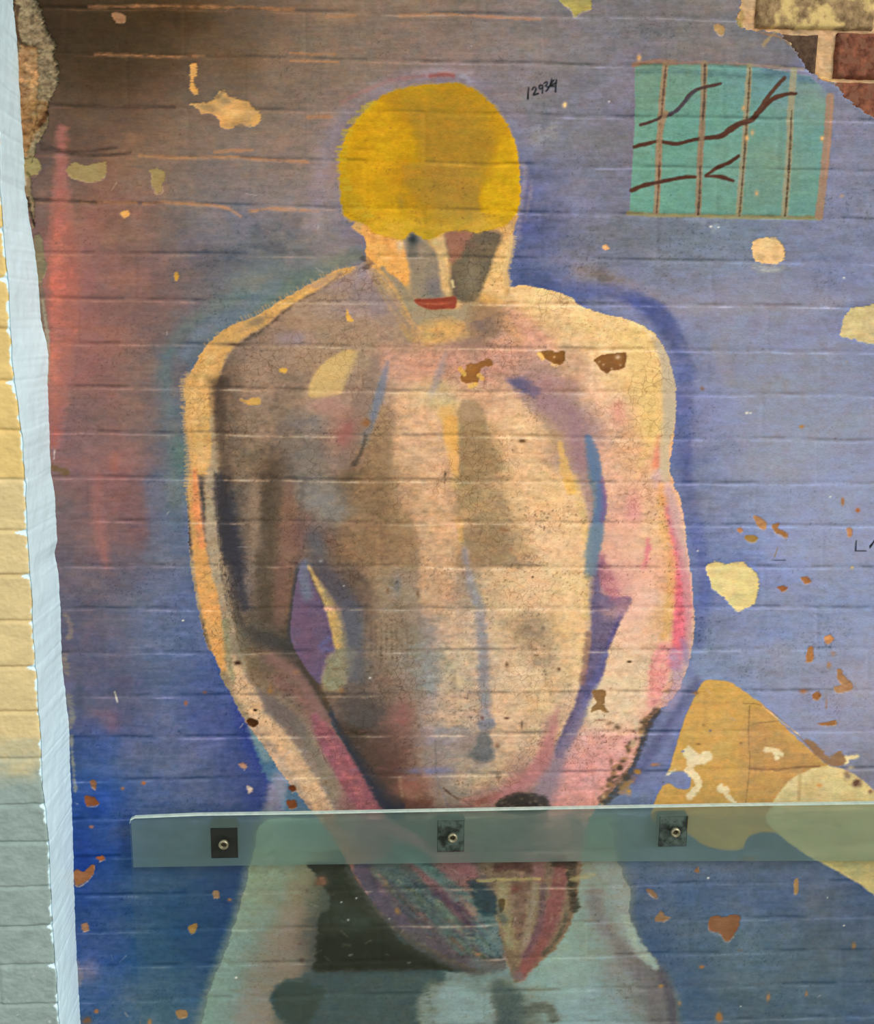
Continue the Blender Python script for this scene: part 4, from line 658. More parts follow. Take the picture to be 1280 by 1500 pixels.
    for x, y, w, h, c in [(827,154,4,5,(220,176,130)),(1233,287,4,3,(220,160,110)),(1181,1455//1,3,5,(150,110,84)),(1125,1461,4,8,(150,112,84)),(1053,1490,6,12,(150,108,76)),(995,1470,4,4,(150,112,84)),(968,1445,5,3,(176,132,90)),(1028,1417,5,3,(146,100,78)),(1250,1385,4,7,(130,108,90)),(1083,1392,5,3,(120,100,100)),(978,1013,8,4,(150,110,76)),(1018,1016,6,4,(154,104,70)),(1178,1012,8,4,(172,112,80)),(1210,1028,2.5,10,(150,116,106)),(1234,735,3,6,(160,112,90)),(1256,747,4,4,(170,112,90)),(1220,958,5,4,(176,116,80)),(1214,975,4,5,(176,120,84)),(1248,832,3,3,(200,170,130)),(1200,1150,5,3,(214,160,96)),(1240,530,3,2,(190,150,110)),(1174,625,4,3,(170,130,100)),(1028,569,4,4,(120,90,100)),(180,1155,4,3,(140,92,80)),(210,1147,4,3,(150,92,70)),(300,1014,4,3,(130,84,80)),(272,1030,3,4,(130,84,90)),(134,1211,4,3,(120,80,110)),(336,1318,4,3,(130,100,86)),(219,1497,4,5,(150,110,80)),(141,1481,4,4,(120,92,84)),(126,1494,10,8,(100,80,80)),(324,970,1,1,(0,0,0)),(565,1294,4,5,(150,110,70)),(582,1335,5,6,(150,110,72)),(700,1398,5,3,(160,110,84)),(735,775,6,4,(150,108,70)),(740,776,6,3,(130,92,60)),(348,971,6,4,(86,58,40)),(742,973,3,4,(150,104,74)),(818,980,3,3,(140,92,64)),(780,845,2,2,(120,84,60)),(652,696,2,5,(80,60,40)),(766,646,6,3,(140,100,64)),(722,653,2,2,(150,100,60)),(568,865,3,5,(110,80,60)),(612,870,3,6,(110,80,60)),(748,805,3,2,(190,110,60)),(795,922,3,8,(150,120,90)),(922,969,4,2,(90,60,44)),(742,1052,5,2,(150,92,70)),(764,1062,2,6,(120,84,64)),(706,1052,3,4,(130,80,80)),(728,1092,4,4,(160,104,80)),(730,1136,5,5,(150,120,90)),(895,1060,8,3,(170,124,100)),(905,1066,6,4,(160,120,92)),(880,1055,10,2,(190,140,110)),(895,1115,4,7,(170,110,100)),(932,1062,4,8,(214,180,150)),(922,1092,5,4,(150,110,84)),(934,1130,6,5,(160,120,80)),(920,1160,5,7,(176,136,90)),(912,1150,8,6,(160,120,76)),(960,1120,8,3,(170,110,90)),(1000,1100,3,2,(110,120,170)),(1040,1070,2,2,(150,120,110)),(1030,1062,3,3,(170,120,70)),(1085,1088,3,2,(176,120,70)),(1023,1090,4,2,(150,104,60)),(500,1012,6,5,(176,120,66)),(395,1012,6,8,(170,110,60)),(434,984,6,5,(176,116,60)),(374,1040,3,2,(80,50,40)),(400,1036,3,2,(70,50,40)),(450,1305,3,3,(110,80,70)),(440,1383,5,2,(110,78,72)),(416,1405,3,2,(110,84,80)),(442,1407,5,4,(104,76,70)),(470,1290,10,10,(120,84,66)),(1095,1255,12,4,(128,84,66)),(1246,1125,6,4,(214,196,150)),(1255,1148,8,8,(130,96,76)),(1240,1136,6,8,(150,116,92)),(1275,1160,4,4,(160,120,90))]:
        D(x, y, w*.8, h*.8, c, 1.15 if w > 1 else 0, rag=1.3, seed=int(x) % 40)
    for x, y, r in [(1041,332,2.2),(1052,333,1.5),(1216,728,1.8),(1022,807,1.6),(1037,1286,1.6),(892,149,1.4),(1236,407,2),(268,909,1.5),(503,858,1.5),(1094,605,3),(1099,605,2),(470,822,3),(542,993,2),(1085,1474,1.2),(1236,1356,1.4),(690,68,1.2),(510,1348,2),(570,1346,1.6),(500,1322,1.4),(522,1316,1.4),(346,1432,2),(1212,1315,1.2)]:
        D(x, y, r, r*.7, (214,210,206), 1.0, rag=.8)
    S([(1044,338),(1048,330)], 6, (140,156,180), .5, 3, 2); S([(1005,322),(1030,324)], 6, (130,150,170), .5, 3, 3, dry=.5)
    rs = np.random.default_rng(3)
    body = np.isin(p.L, [p.lab(n) for n in ('torso', 'left_arm', 'right_arm', 'face')])
    low = Y > 1190
    # scrapes over the dark trousers
    for k in range(46):
        x = rs.uniform(455, 720); y = rs.uniform(1275, 1420); l = rs.uniform(3, 14); a = rs.uniform(-.9, .9)
        S([(x, y), (x+l*math.cos(a), y+l*math.sin(a))], rs.uniform(1, 2.4), (140,136,122) if k % 3 else (120,100,80), rs.uniform(.25, .7), 1, 1.5, seed=k, dry=.4)
    for k in range(60):                                   # thin scratches all over the wall
        x = rs.uniform(110, 1270); y = rs.uniform(10, 1490); l = rs.uniform(4, 16); a = rs.uniform(-3, 3)
        S([(x, y), (x+l*math.cos(a), y+l*math.sin(a))], 1, (176,170,180), rs.uniform(.15, .45), .9, .8, seed=k)
    # --- worn ridges along the courses (paint rubbed through), plus painted highlights below each joint and shade above
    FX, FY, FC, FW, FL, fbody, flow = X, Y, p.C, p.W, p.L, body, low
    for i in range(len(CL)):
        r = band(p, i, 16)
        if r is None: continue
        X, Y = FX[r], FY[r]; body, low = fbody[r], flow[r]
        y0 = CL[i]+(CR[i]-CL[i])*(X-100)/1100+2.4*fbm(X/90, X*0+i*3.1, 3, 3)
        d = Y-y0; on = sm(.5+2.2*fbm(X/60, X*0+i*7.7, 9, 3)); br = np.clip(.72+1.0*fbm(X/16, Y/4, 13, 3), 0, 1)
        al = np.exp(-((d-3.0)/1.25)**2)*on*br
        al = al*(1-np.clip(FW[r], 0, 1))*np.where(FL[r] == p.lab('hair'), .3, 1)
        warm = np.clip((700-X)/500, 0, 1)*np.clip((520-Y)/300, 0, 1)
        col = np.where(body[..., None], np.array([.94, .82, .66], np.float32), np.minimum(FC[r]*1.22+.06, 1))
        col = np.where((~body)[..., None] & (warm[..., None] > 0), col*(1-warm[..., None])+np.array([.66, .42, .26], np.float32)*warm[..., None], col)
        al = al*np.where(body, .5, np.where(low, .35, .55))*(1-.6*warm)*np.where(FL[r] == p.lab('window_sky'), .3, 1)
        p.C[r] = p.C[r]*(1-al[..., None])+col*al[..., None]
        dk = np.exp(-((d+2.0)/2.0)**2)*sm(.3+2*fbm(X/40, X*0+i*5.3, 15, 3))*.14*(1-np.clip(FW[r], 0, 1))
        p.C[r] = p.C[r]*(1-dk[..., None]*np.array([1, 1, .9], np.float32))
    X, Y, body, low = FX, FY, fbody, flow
    # --- brush drag, grime specks
    g = fbm(X/26, Y/3.2, 51, 4)*.05+fbm(X/11, Y/9, 57, 3)*.05+fbm(X/5, Y/4, 61, 3)*.035
    g = g+np.where(body, fbm(X/9, Y/6, 71, 4)*.06, 0)
    p.C = p.C*(1+g[..., None])
    ch = fbm(X/13, Y/8, 341, 3)*.05; p.C = p.C+p.C*np.stack([ch, ch*.1, -ch*1.1], -1)
    cg = fbm(X/17, Y/12, 347, 3)*.03; p.C = p.C+p.C*np.stack([-cg, cg*.9, cg*.1], -1)
    sp = np.clip(fbm(X/2.6, Y/2.2, 81, 2)*2.6-1.35+1.0*fbm(X/60, Y/40, 83, 3), 0, 1)
    sp = sp*np.where(body, .42, .22)*(1-p.W)
    p.C = p.C*(1-sp[..., None]*np.array([.55, .6, .62], np.float32))
    p.K = np.where(body, np.maximum(p.K, .55), p.K)*(1-p.W)
    p.K = np.where(low, p.K*.3, p.K)
    p.C = np.clip(p.C, .012, .97)
def deepen(p):                                    # old oil paint: stronger lights and darks stroke by stroke
    def box(a, ax, n):
        c = np.cumsum(a, axis=ax); sh = [(0, 0)]*3; sh[ax] = (n, n)
        e = np.pad(a, sh, mode='edge'); c = np.cumsum(e, axis=ax, dtype=np.float64)
        u = np.take(c, range(2*n, e.shape[ax]), axis=ax); v = np.take(c, range(0, e.shape[ax]-2*n), axis=ax)
        return ((u-v)/(2*n)).astype(np.float32)
    n = int(34/np.median(np.diff(p.xs))); m = p.C
    for ax in (0, 1, 0, 1): m = box(m, ax, n)
    d = p.C-m; body = (p.L > 0)
    p.C = p.C+d*np.where(body, .14, .16)[..., None]
    n = max(2, int(6/np.median(np.diff(p.xs)))); m = p.C
    for ax in (0, 1): m = box(m, ax, n)
    p.C = p.C+(p.C-m)*.15
    g = p.C.mean(-1, keepdims=True); p.C = np.clip(g+(p.C-g)*np.where(body, 1.0, 1.05)[..., None], .015, .97).astype(np.float32)
def relief(p):
    FH = p.H; fb = p.L == (p.lab('mortar_bed'))
    for i in range(len(CL)):
        r = band(p, i, 16, True)
        if r is None: continue
        X, Y, H, bare = p.X[r], p.Y[r], FH[r], fb[r]
        y0 = CL[i]+(CR[i]-CL[i])*(X-100)/1100+2.4*fbm(X/90, X*0+i*3.1, 3, 3)
        d = Y-y0; dep = 1.5+1.3*fbm(X/70, X*0+i*9.1, 17, 3)
        H = H-np.where(bare, 0, np.clip(dep*.62, .1, 2.5)*np.exp(-(d/3.6)**2))
        if i+1 < len(CL):
            y1 = CL[i+1]+(CR[i+1]-CL[i+1])*(X-100)/1100; m = (Y > y0) & (Y <= y1)
            L = 178-(CL[i]+120)*.018; off = (i % 2)*L*.5+((i*37) % 19)
            u = (X-off-700)/L; k = np.round(u); dx = (u-k)*L+2*fbm(Y/30, k*3.3+i, 19, 2)
            rnd = LAT[(i*7+np.floor(u+.5).astype(int)*13) & 255, (i*31+np.floor(u+.5).astype(int)*5) & 255]
            H = H-np.where(m & ~bare, .9*np.clip(rnd*1.8-.4, 0, 1)*np.exp(-(dx/4)**2), 0)
            kk = np.floor(u).astype(int); r2 = LAT[(i*11+kk*17) & 255, (i*3+kk*29) & 255]
            H = H+np.where(m & ~bare, (r2-.5)*.7, 0)
        FH[r] = H
    X, Y, H = p.X, p.Y, FH
    H = H+.9*fbm(X/45, Y/22, 91, 3)+.28*fbm(X/6, Y/5, 95, 3)
    H = H+np.where(np.isin(p.L, [p.lab('mortar_bed'), p.lab('broken_plaster')]), 1.8*fbm(X/9, Y/7, 97, 4), 0)+np.where(p.L == p.lab('broken_plaster'), 2.6*fbm(X/14, Y/10, 99, 4), 0)
    ys = Y[:, :1]
    return H
# paint swatches: where on the wall, first mix, and the move to match the old paint with its warm light mixed in
SW = np.array([(164,55,71,56,42,3,0,-6),(524,55,117,105,108,7,-2,-23),(924,65,102,103,148,15,7,-38),(88,425,196,78,81,-26,26,7),
(194,545,123,91,90,15,11,0),(344,275,112,95,116,16,20,-11),(824,345,80,88,155,32,21,-31),(1074,465,129,128,176,9,9,-24),
(1019,605,83,92,178,41,34,-18),(1224,605,119,129,177,19,13,-15),(144,755,134,82,91,2,20,7),(244,925,73,87,150,25,20,-16),
(324,1115,71,76,153,3,10,-31),(154,1235,56,74,159,-22,-9,-34),(244,1345,59,83,123,-21,-8,-14),(1104,1405,75,107,161,12,-1,-40),
(1075,204,87,161,151,28,-13,-23),(550,235,224,186,16,-24,-40,-8),(664,215,176,138,32,-6,-10,4),(404,525,132,106,91,30,28,21),
(564,745,131,103,72,21,17,16),(924,845,214,146,130,30,38,30),(290,624,218,171,102,-18,-15,-6),(1064,1055,204,160,89,8,6,1),
(364,745,112,96,83,12,2,-5),(424,685,104,90,79,8,4,1),(624,745,206,159,117,-2,-1,-1),(794,745,229,181,120,9,9,18),
(624,535,200,138,119,8,12,3),(454,445,143,119,104,27,19,4),(904,485,232,190,111,8,6,29),(445,905,110,74,117,-6,6,-21),
(394,925,83,74,62,15,12,12),(764,1005,222,184,135,-6,-4,7),(904,1105,220,139,137,-2,19,5),(996,905,217,82,112,19,40,16),
(624,395,121,117,110,35,11,-12),(695,405,108,103,85,22,11,7),(500,1115,187,87,105,-45,-1,-15),(878,945,111,95,138,1,3,-14),
(584,1055,141,94,86,-5,10,8),(804,595,146,113,126,34,27,0),(524,1475,77,91,93,-4,-3,-5),(394,1335,143,153,131,-12,-13,-9),
(815,1305,176,84,87,-38,11,-2),(584,1325,103,86,101,-28,-13,-24),(1075,855,239,218,145,-1,-6,-1),(780,880,226,182,127,2,6,18),
(1120,720,96,113,168,51,40,10),(1128,244,98,151,136,14,-5,-6),(947,243,86,157,143,18,-9,-13),(525,293,206,176,27,-12,-32,-5),
(735,293,226,187,13,-14,-21,11),(565,365,233,172,99,-3,-8,-19),(350,339,97,94,128,21,18,-10),(1060,774,80,98,170,56,42,2),
(1190,934,93,112,167,51,36,7),(207,663,123,90,97,7,12,-3),(222,663,109,90,102,3,14,2),(259,662,96,113,113,10,3,5),
(135,1003,90,79,123,4,15,-9),(910,1024,223,184,144,5,16,20),(380,1042,182,142,107,-4,6,13),(395,1043,165,132,109,-35,-20,-11),
(309,802,181,144,103,-3,6,17),(680,1154,188,155,122,-32,-19,-4),(1040,1314,61,87,155,29,19,-22),(1155,795,102,119,191,43,31,-13),
(1214,1165,212,193,138,8,1,-6),(864,1435,138,156,148,9,11,16),(504,1365,49,58,53,2,-4,-12)], float)
def remix(p):
    C = p.C.astype(np.float32); src = SW[:, 2:5]/255; dl = SW[:, 5:8]/255; n = len(src)
    A = np.c_[src, np.ones(n)]; M = np.linalg.solve(A.T @ A+np.diag([.01, .01, .01, .001]), A.T @ dl)
    def near(c, x, y, res, sc, sp, prior):
        num = 0; den = prior
        for k in range(n):
            d = ((c-src[k].astype(np.float32))**2).sum(-1)/(2*sc*sc)
            if sp: d = d+((x-SW[k, 0])**2+(y-SW[k, 1])**2)/(2*sp*sp)
            w = np.exp(-d); num = num+w[..., None]*res[k].astype(np.float32); den = den+w
        return num/den[..., None]
    r1 = dl-A @ M
    f1 = near(src, 0, 0, r1, .09, 0, .5); r2 = r1-f1
    r3 = r2-near(src, SW[:, 0], SW[:, 1], r2, .12, 130, .4)
    out = C+(C @ M[:3].astype(np.float32)+M[3].astype(np.float32))+near(C, 0, 0, r1, .09, 0, .5)+near(C, p.X, p.Y, r2, .12, 130, .4)
    sun = p.C
    p.C = np.clip(out, .02, .97).astype(np.float32)
def touch_up(p):                                  # the topmost, most distinct strokes
    S, P, D, X, Y = p.S, p.P, p.D, p.X, p.Y
    bd = np.isin(p.L, [p.lab(n) for n in ('torso', 'left_arm', 'right_arm')]).astype(np.float32); B = dict(clip=bd)
    sh = bd*np.clip(1.15-p.C.mean(-1)*1.1, 0, 1)
    gr = np.clip(fbm(X/7, Y/4.5, 401, 4)*1.6, -1, 1)*.13+np.clip(fbm(X/2.4, Y/2.0, 405, 2), -1, 1)*.10
    p.C = p.C*(1+(sh*gr)[..., None])
    rg = np.random.default_rng(11)
    # shaded arm
    S([(320,700,14),(325,740,22),(333,790,26),(344,830,22),(353,870,16),(358,892,8)], 20, (54,52,60), .72, 5, 4, seed=1, **B)
    S([(318,575,10),(324,620,14),(328,680,14)], 12, (84,68,56), .6, 6, 4, seed=2, **B); D(322,558,16,9,(66,52,42),.75,clip=bd,rag=.8)
    for k in range(7): S([(314+k*2.6,690+k*3),(318+k*2.8,770),(324+k*3,840),(338+k*3.4,910+k*5)], 1.3, (58,52,50), .6, .9, 1.8, seed=10+k, dry=.6, **B)
    S([(362,925,16),(395,938,22),(425,955,22),(448,985,16),(468,1020,12),(482,1046,8)], 20, (62,60,58), .6, 7, 4, seed=3, **B)
    S([(398,965),(428,982),(452,1012),(472,1048)], 14, (142,104,98), .55, 5, 3, seed=4, **B)
    S([(378,1010,8),(402,1036,24),(428,1058,24),(446,1078,12)], 20, (110,98,94), .7, 6, 4, seed=5, **B); S([(430,1058),(452,1090),(470,1120)], 12, (120,112,98), .5, 5, 3, **B)
    S([(396,720,18),(392,780,22),(386,850,26),(384,900,24)], 20, (88,76,62), .5, 7, 4, seed=6, dry=.3, **B); S([(372,715),(372,760),(380,800)], 16, (146,122,104), .5, 6, 4, seed=7, dry=.3, **B)
    S([(420,712),(420,770),(428,808)], 14, (138,102,84), .5, 5, 4, **B); S([(412,830),(412,880),(408,912)], 16, (124,90,80), .45, 6, 4, **B)
    D(352,940,14,26,(122,112,92),.5,clip=bd,rag=.8); S([(436,835,5),(430,880,9),(424,930,9)], 8, (64,62,66), .75, 3, 2, **B)
    # dark gap beside the pink forearm, belly
    S([(484,1046,4),(502,1074,9),(526,1112,16),(552,1152,24),(578,1186,30)], 14, (44,50,62), .85, 4, 3, seed=8, **B)
    S([(500,1060,14),(530,1096,26),(556,1130,30),(584,1170,18)], 24, (74,62,52), .6, 7, 5, seed=9, **B)
    D(535,1045,34,22,(80,74,72),.6,clip=bd,rag=.8); D(560,1102,28,30,(92,66,60),.5,clip=bd,rag=.8); D(586,1046,16,20,(150,92,86),.55,clip=bd,rag=.8); D(598,1152,28,16,(148,88,76),.6,clip=bd,rag=.8)
    D(575,1128,20,16,(88,58,52),.5,clip=bd,rag=1); S([(600,1180),(640,1184),(690,1182)], 8, (96,70,66), .5, 4, 3, **B); D(640,1085,30,8,(150,140,156),.5,clip=bd,rag=1); D(632,1128,34,5,(120,120,158),.5,clip=bd,rag=1)
    for k in range(26):
        x, y = rg.uniform(505, 640), rg.uniform(1010, 1180); S([(x, y), (x+rg.uniform(-14, 14), y+rg.uniform(-3, 3))], rg.uniform(1.5, 4), [(86,70,66),(168,128,112),(140,92,84),(120,112,120)][k % 4], .4, 1.5, 2, seed=k, dry=.5, **B)
    # ribs, breast, shoulder
    S([(462,818,14),(486,852,26),(508,880,24)], 20, (84,78,84), .6, 7, 4, seed=12, **B); S([(506,888,26),(516,940,26),(520,990,22)], 26, (96,96,106), .55, 8, 5, seed=13, **B)
    D(478,735,40,24,(130,126,124),.6,30,clip=bd,rag=.9); D(452,668,36,26,(122,112,106),.5,clip=bd,rag=.8); D(455,620,34,12,(118,112,112),.5,clip=bd,rag=1); D(440,775,14,24,(124,88,78),.5,30,clip=bd); D(462,792,12,24,(96,92,98),.6,-28,clip=bd)
    D(480,412,50,14,(150,130,146),.45,clip=bd,rag=1); D(560,450,40,22,(142,126,138),.45,30,clip=bd,rag=1); D(430,495,30,9,(140,124,142),.5,clip=bd,rag=1); D(380,470,26,7,(104,96,92),.55,-25,clip=bd,rag=1)
    P([(452,576),(457,554),(472,535),(492,520),(512,514),(524,520),(514,545),(500,570),(478,582)], (214,178,116), .7, 5, 2.5, seed=14, **B)
    S([(552,530,16),(536,580,26),(518,630,30),(502,680,18)], 24, (134,112,100), .55, 8, 4, seed=15, **B); S([(568,530,5),(561,562,12),(550,600,11),(544,625,5)], 10, (114,122,142), .65, 4, 2, seed=16, **B)
    D(508,634,12,20,(164,94,86),.65,15,clip=bd,rag=.8); D(485,595,24,14,(182,132,118),.5,clip=bd,rag=.8); S([(534,640),(530,660),(518,680)], 5, (84,72,60), .65, 2.5, 3, **B); D(536,620,7,6,(150,92,46),.8,clip=bd)
    S([(566,640,14),(562,700,20)], 16, (142,114,84), .5, 6, 4, **B)
    # chest
    D(690,504,22,12,(146,116,100),.6,clip=bd,rag=1.2); D(706,470,18,16,(128,106,100),.6,20,clip=bd,rag=1.2); S([(652,520),(640,552),(632,575)], 8, (166,144,142), .5, 5, 2, **B)
    D(640,585,34,14,(206,190,150),.5,20,clip=bd,rag=.8); S([(655,604,22),(660,640,20),(666,690,8)], 14, (236,176,92), .55, 5, 3, seed=17, **B); D(690,604,20,14,(196,154,124),.5,clip=bd)
    P([(788,608),(826,600),(840,640),(836,700),(812,690),(800,650)], (206,168,128), .3, 9, 4, **B)
    S([(744,556,6),(764,562,18),(786,574,14)], 10, (92,88,122), .8, 5, 4, seed=18, **B); S([(778,568,16),(812,592,40),(840,630,36),(856,680,24)], 30, (156,118,130), .55, 9, 5, seed=19, dry=.25, **B)
    S([(862,642,10),(869,668,16),(874,700,14)], 14, (96,120,152), .85, 3, 3, seed=20, **B); S([(878,712,10),(880,738,14),(876,762,14)], 12, (94,116,152), .85, 3, 3, seed=21, **B); S([(874,776,22),(868,810,20),(866,835,16)], 18, (112,132,150), .8, 4, 3, seed=22, **B)
    S([(882,700),(886,735),(882,764)], 6, (132,92,140), .6, 3, 3, **B)
    S([(964,503,8),(978,540,20),(982,600,24),(976,644,12)], 18, (200,180,150), .8, 4, 2, seed=23, **B); S([(972,650),(974,700)], 14, (212,188,150), .7, 4, 2, **B); S([(978,720,14),(992,780,14),(1004,850,12),(1008,920,12),(1004,970,10)], 12, (206,164,160), .6, 4, 3, seed=24, **B)
    S([(925,520),(950,560),(955,640)], 30, (240,200,124), .4, 10, 4, **B); D(905,605,10,20,(232,156,136),.5,clip=bd); D(925,745,12,24,(224,138,138),.5,clip=bd)
    D(905,860,22,30,(196,122,132),.5,clip=bd,rag=.9); S([(948,790),(948,810),(940,832)], 7, (222,104,122), .6, 3, 4, **B)
    S([(988,960),(992,1000),(980,1030)], 20, (176,150,180), .6, 6, 4, dry=.4, seed=25); S([(1000,940),(1012,990)], 10, (120,120,170), .5, 5, 3)
    S([(852,1040,8),(836,1080,14),(812,1130,26),(796,1170,30)], 20, (156,134,150), .5, 8, 4, seed=26, **B); S([(816,1040,6),(806,1080,14),(792,1120,22),(764,1150,18),(720,1172,8)], 16, (192,124,124), .6, 6, 4, seed=27, **B)
    P([(730,1186),(734,1170),(760,1163),(796,1166),(800,1186)], (58,54,48), .75, 3, 5, seed=28, **B)
    for k in range(30):
        x, y = rg.uniform(728, 800), rg.uniform(1164, 1186); D(x, y, 3, 1.8, (120,104,88) if k % 2 else (40,36,34), .6, clip=bd, rag=1, seed=k)
    for k in range(60):                            # flaked edge of the lower right forearm
        t = rg.uniform(0, 1); x = 945-65*t+rg.normal(0, 3); y = 1055+118*t+rg.normal(0, 4)
        D(x, y, rg.uniform(2, 5), rg.uniform(1.5, 4), [(70,58,46),(166,122,78),(214,180,140),(104,78,54)][k % 4], .8, rag=1, seed=k)
    # bristle marks where the rim runs out over the blue
    for k in range(90):
        y = 545+k*2.1+rg.uniform(-1, 1); x = np.interp(y, [545,562,590,620,660,735], [278,267,272,270,277,275]); l = rg.uniform(1, 7)
        S([(x-l, y+rg.uniform(-.6, .6)), (x+6, y)], 1.6, (212,168,108), .7, .9, .4, seed=k)
    for k in range(60):
        y = 345+k*1.3; x = np.interp(y, [345,372,395,425], [752,749,741,745]); l = rg.uniform(0, 7)
        S([(x+l, y), (x-5, y+rg.uniform(-.6, .6))], 1.7, (222,182,124), .7, .9, .4, seed=k)
    for k in range(46):
        x = 300+k*4.6+rg.uniform(-2, 2); y = np.interp(x, [300,345,402,462,510], [509,474,446,412,391]); l = rg.uniform(1, 6)
        S([(x-l*.6, y-l), (x+2, y+4)], 1.8, (206,158,98), .6, 1, .5, seed=k)
    for k in range(50):
        a = rg.uniform(math.pi*.72, math.pi*1.35); x = 630+132*math.cos(a); y = 236-113*math.sin(a)*1.0; 
        if y > 318: continue
        l = rg.uniform(2, 8); S([(x-l, y+rg.uniform(-1, 1)), (x+8, y)], 2.4, (196,166,44), .55, 1.2, .8, seed=k)
    S([(508,1278),(532,1318),(566,1352),(610,1388),(660,1412),(700,1424)], 12, (74,74,66), .55, 6, 6, seed=29, dry=.45)
    S([(540,1300),(590,1352),(650,1394)], 10, (92,84,98), .4, 5, 5, seed=31, dry=.5); S([(690,1410),(730,1424),(760,1430)], 12, (110,132,134), .5, 6, 5, seed=32, dry=.4)
    S([(600,1258),(640,1290),(668,1318)], 7, (120,146,140), .5, 3, 3, seed=33, dry=.4); S([(700,1300),(724,1322),(738,1350)], 10, (52,66,76), .5, 4, 4, seed=34, dry=.3)
    D(926,850,34,70,(244,188,162),.5,clip=bd*(p.C[..., 0] > .75),rag=.8); D(400,520,50,30,(168,140,118),.4,clip=bd,rag=1)
# ------------------------------------------------------------------ helpers
def tag(o, label=None, cat=None, group=None, kind=None):
    if label: o['label'] = label
    if cat: o['category'] = cat
    if group: o['group'] = group
    if kind: o['kind'] = kind
    return o
def empty(name, loc):
    o = bpy.data.objects.new(name, None); COL.objects.link(o); o.location = loc; o.empty_display_size = .05; return o
def mesh_np(name, co, quads, col=None, crk=None, mat=None, parent=None, smooth=True):
    me = bpy.data.meshes.new(name); n = len(co); f = len(quads)
    me.vertices.add(n); me.vertices.foreach_set('co', np.ascontiguousarray(co, np.float32).ravel())
    me.loops.add(f*4); me.loops.foreach_set('vertex_index', np.ascontiguousarray(quads, np.int32).ravel())
    me.polygons.add(f); me.polygons.foreach_set('loop_start', np.arange(0, f*4, 4, dtype=np.int32))
    me.update(calc_edges=True)
    if col is not None:
        a = me.color_attributes.new('paint', 'FLOAT_COLOR', 'POINT')
        a.data.foreach_set('color', np.c_[col, np.ones(n)].astype(np.float32).ravel())
    if crk is not None:
        a = me.attributes.new('crackle', 'FLOAT', 'POINT'); a.data.foreach_set('value', crk.astype(np.float32).ravel())
    if smooth: me.polygons.foreach_set('use_smooth', np.ones(f, bool))
    if mat: me.materials.append(mat)
    o = bpy.data.objects.new(name, me); COL.objects.link(o)
    if parent: o.parent = parent
    return o
def settle(o):                                    # origin to the middle of the mesh
    me = o.data; n = len(me.vertices); c = np.zeros(n*3, np.float32); me.vertices.foreach_get('co', c); c = c.reshape(-1, 3)
    m = (c.min(0)+c.max(0))/2; me.vertices.foreach_set('co', (c-m).ravel()); me.update()
    o.location = Vector([float(v) for v in m])-(o.parent.location if o.parent else Vector((0, 0, 0)))
def bm_obj(name, bm, mat, parent=None, smooth=False):
    bmesh.ops.recalc_face_normals(bm, faces=bm.faces)
    me = bpy.data.meshes.new(name); bm.to_mesh(me); bm.free()
    for p_ in me.polygons: p_.use_smooth = smooth
    me.materials.append(mat); o = bpy.data.objects.new(name, me); COL.objects.link(o)
    if parent: o.parent = parent
    return o
def nodes(name):
    m = bpy.data.materials.new(name); m.use_nodes = True; nt = m.node_tree; nt.nodes.clear()
    out = nt.nodes.new('ShaderNodeOutputMaterial'); return m, nt, out
def N(nt, t, **k):
    n = nt.nodes.new(t)
    for a, b in k.items(): setattr(n, a, b)
    return n
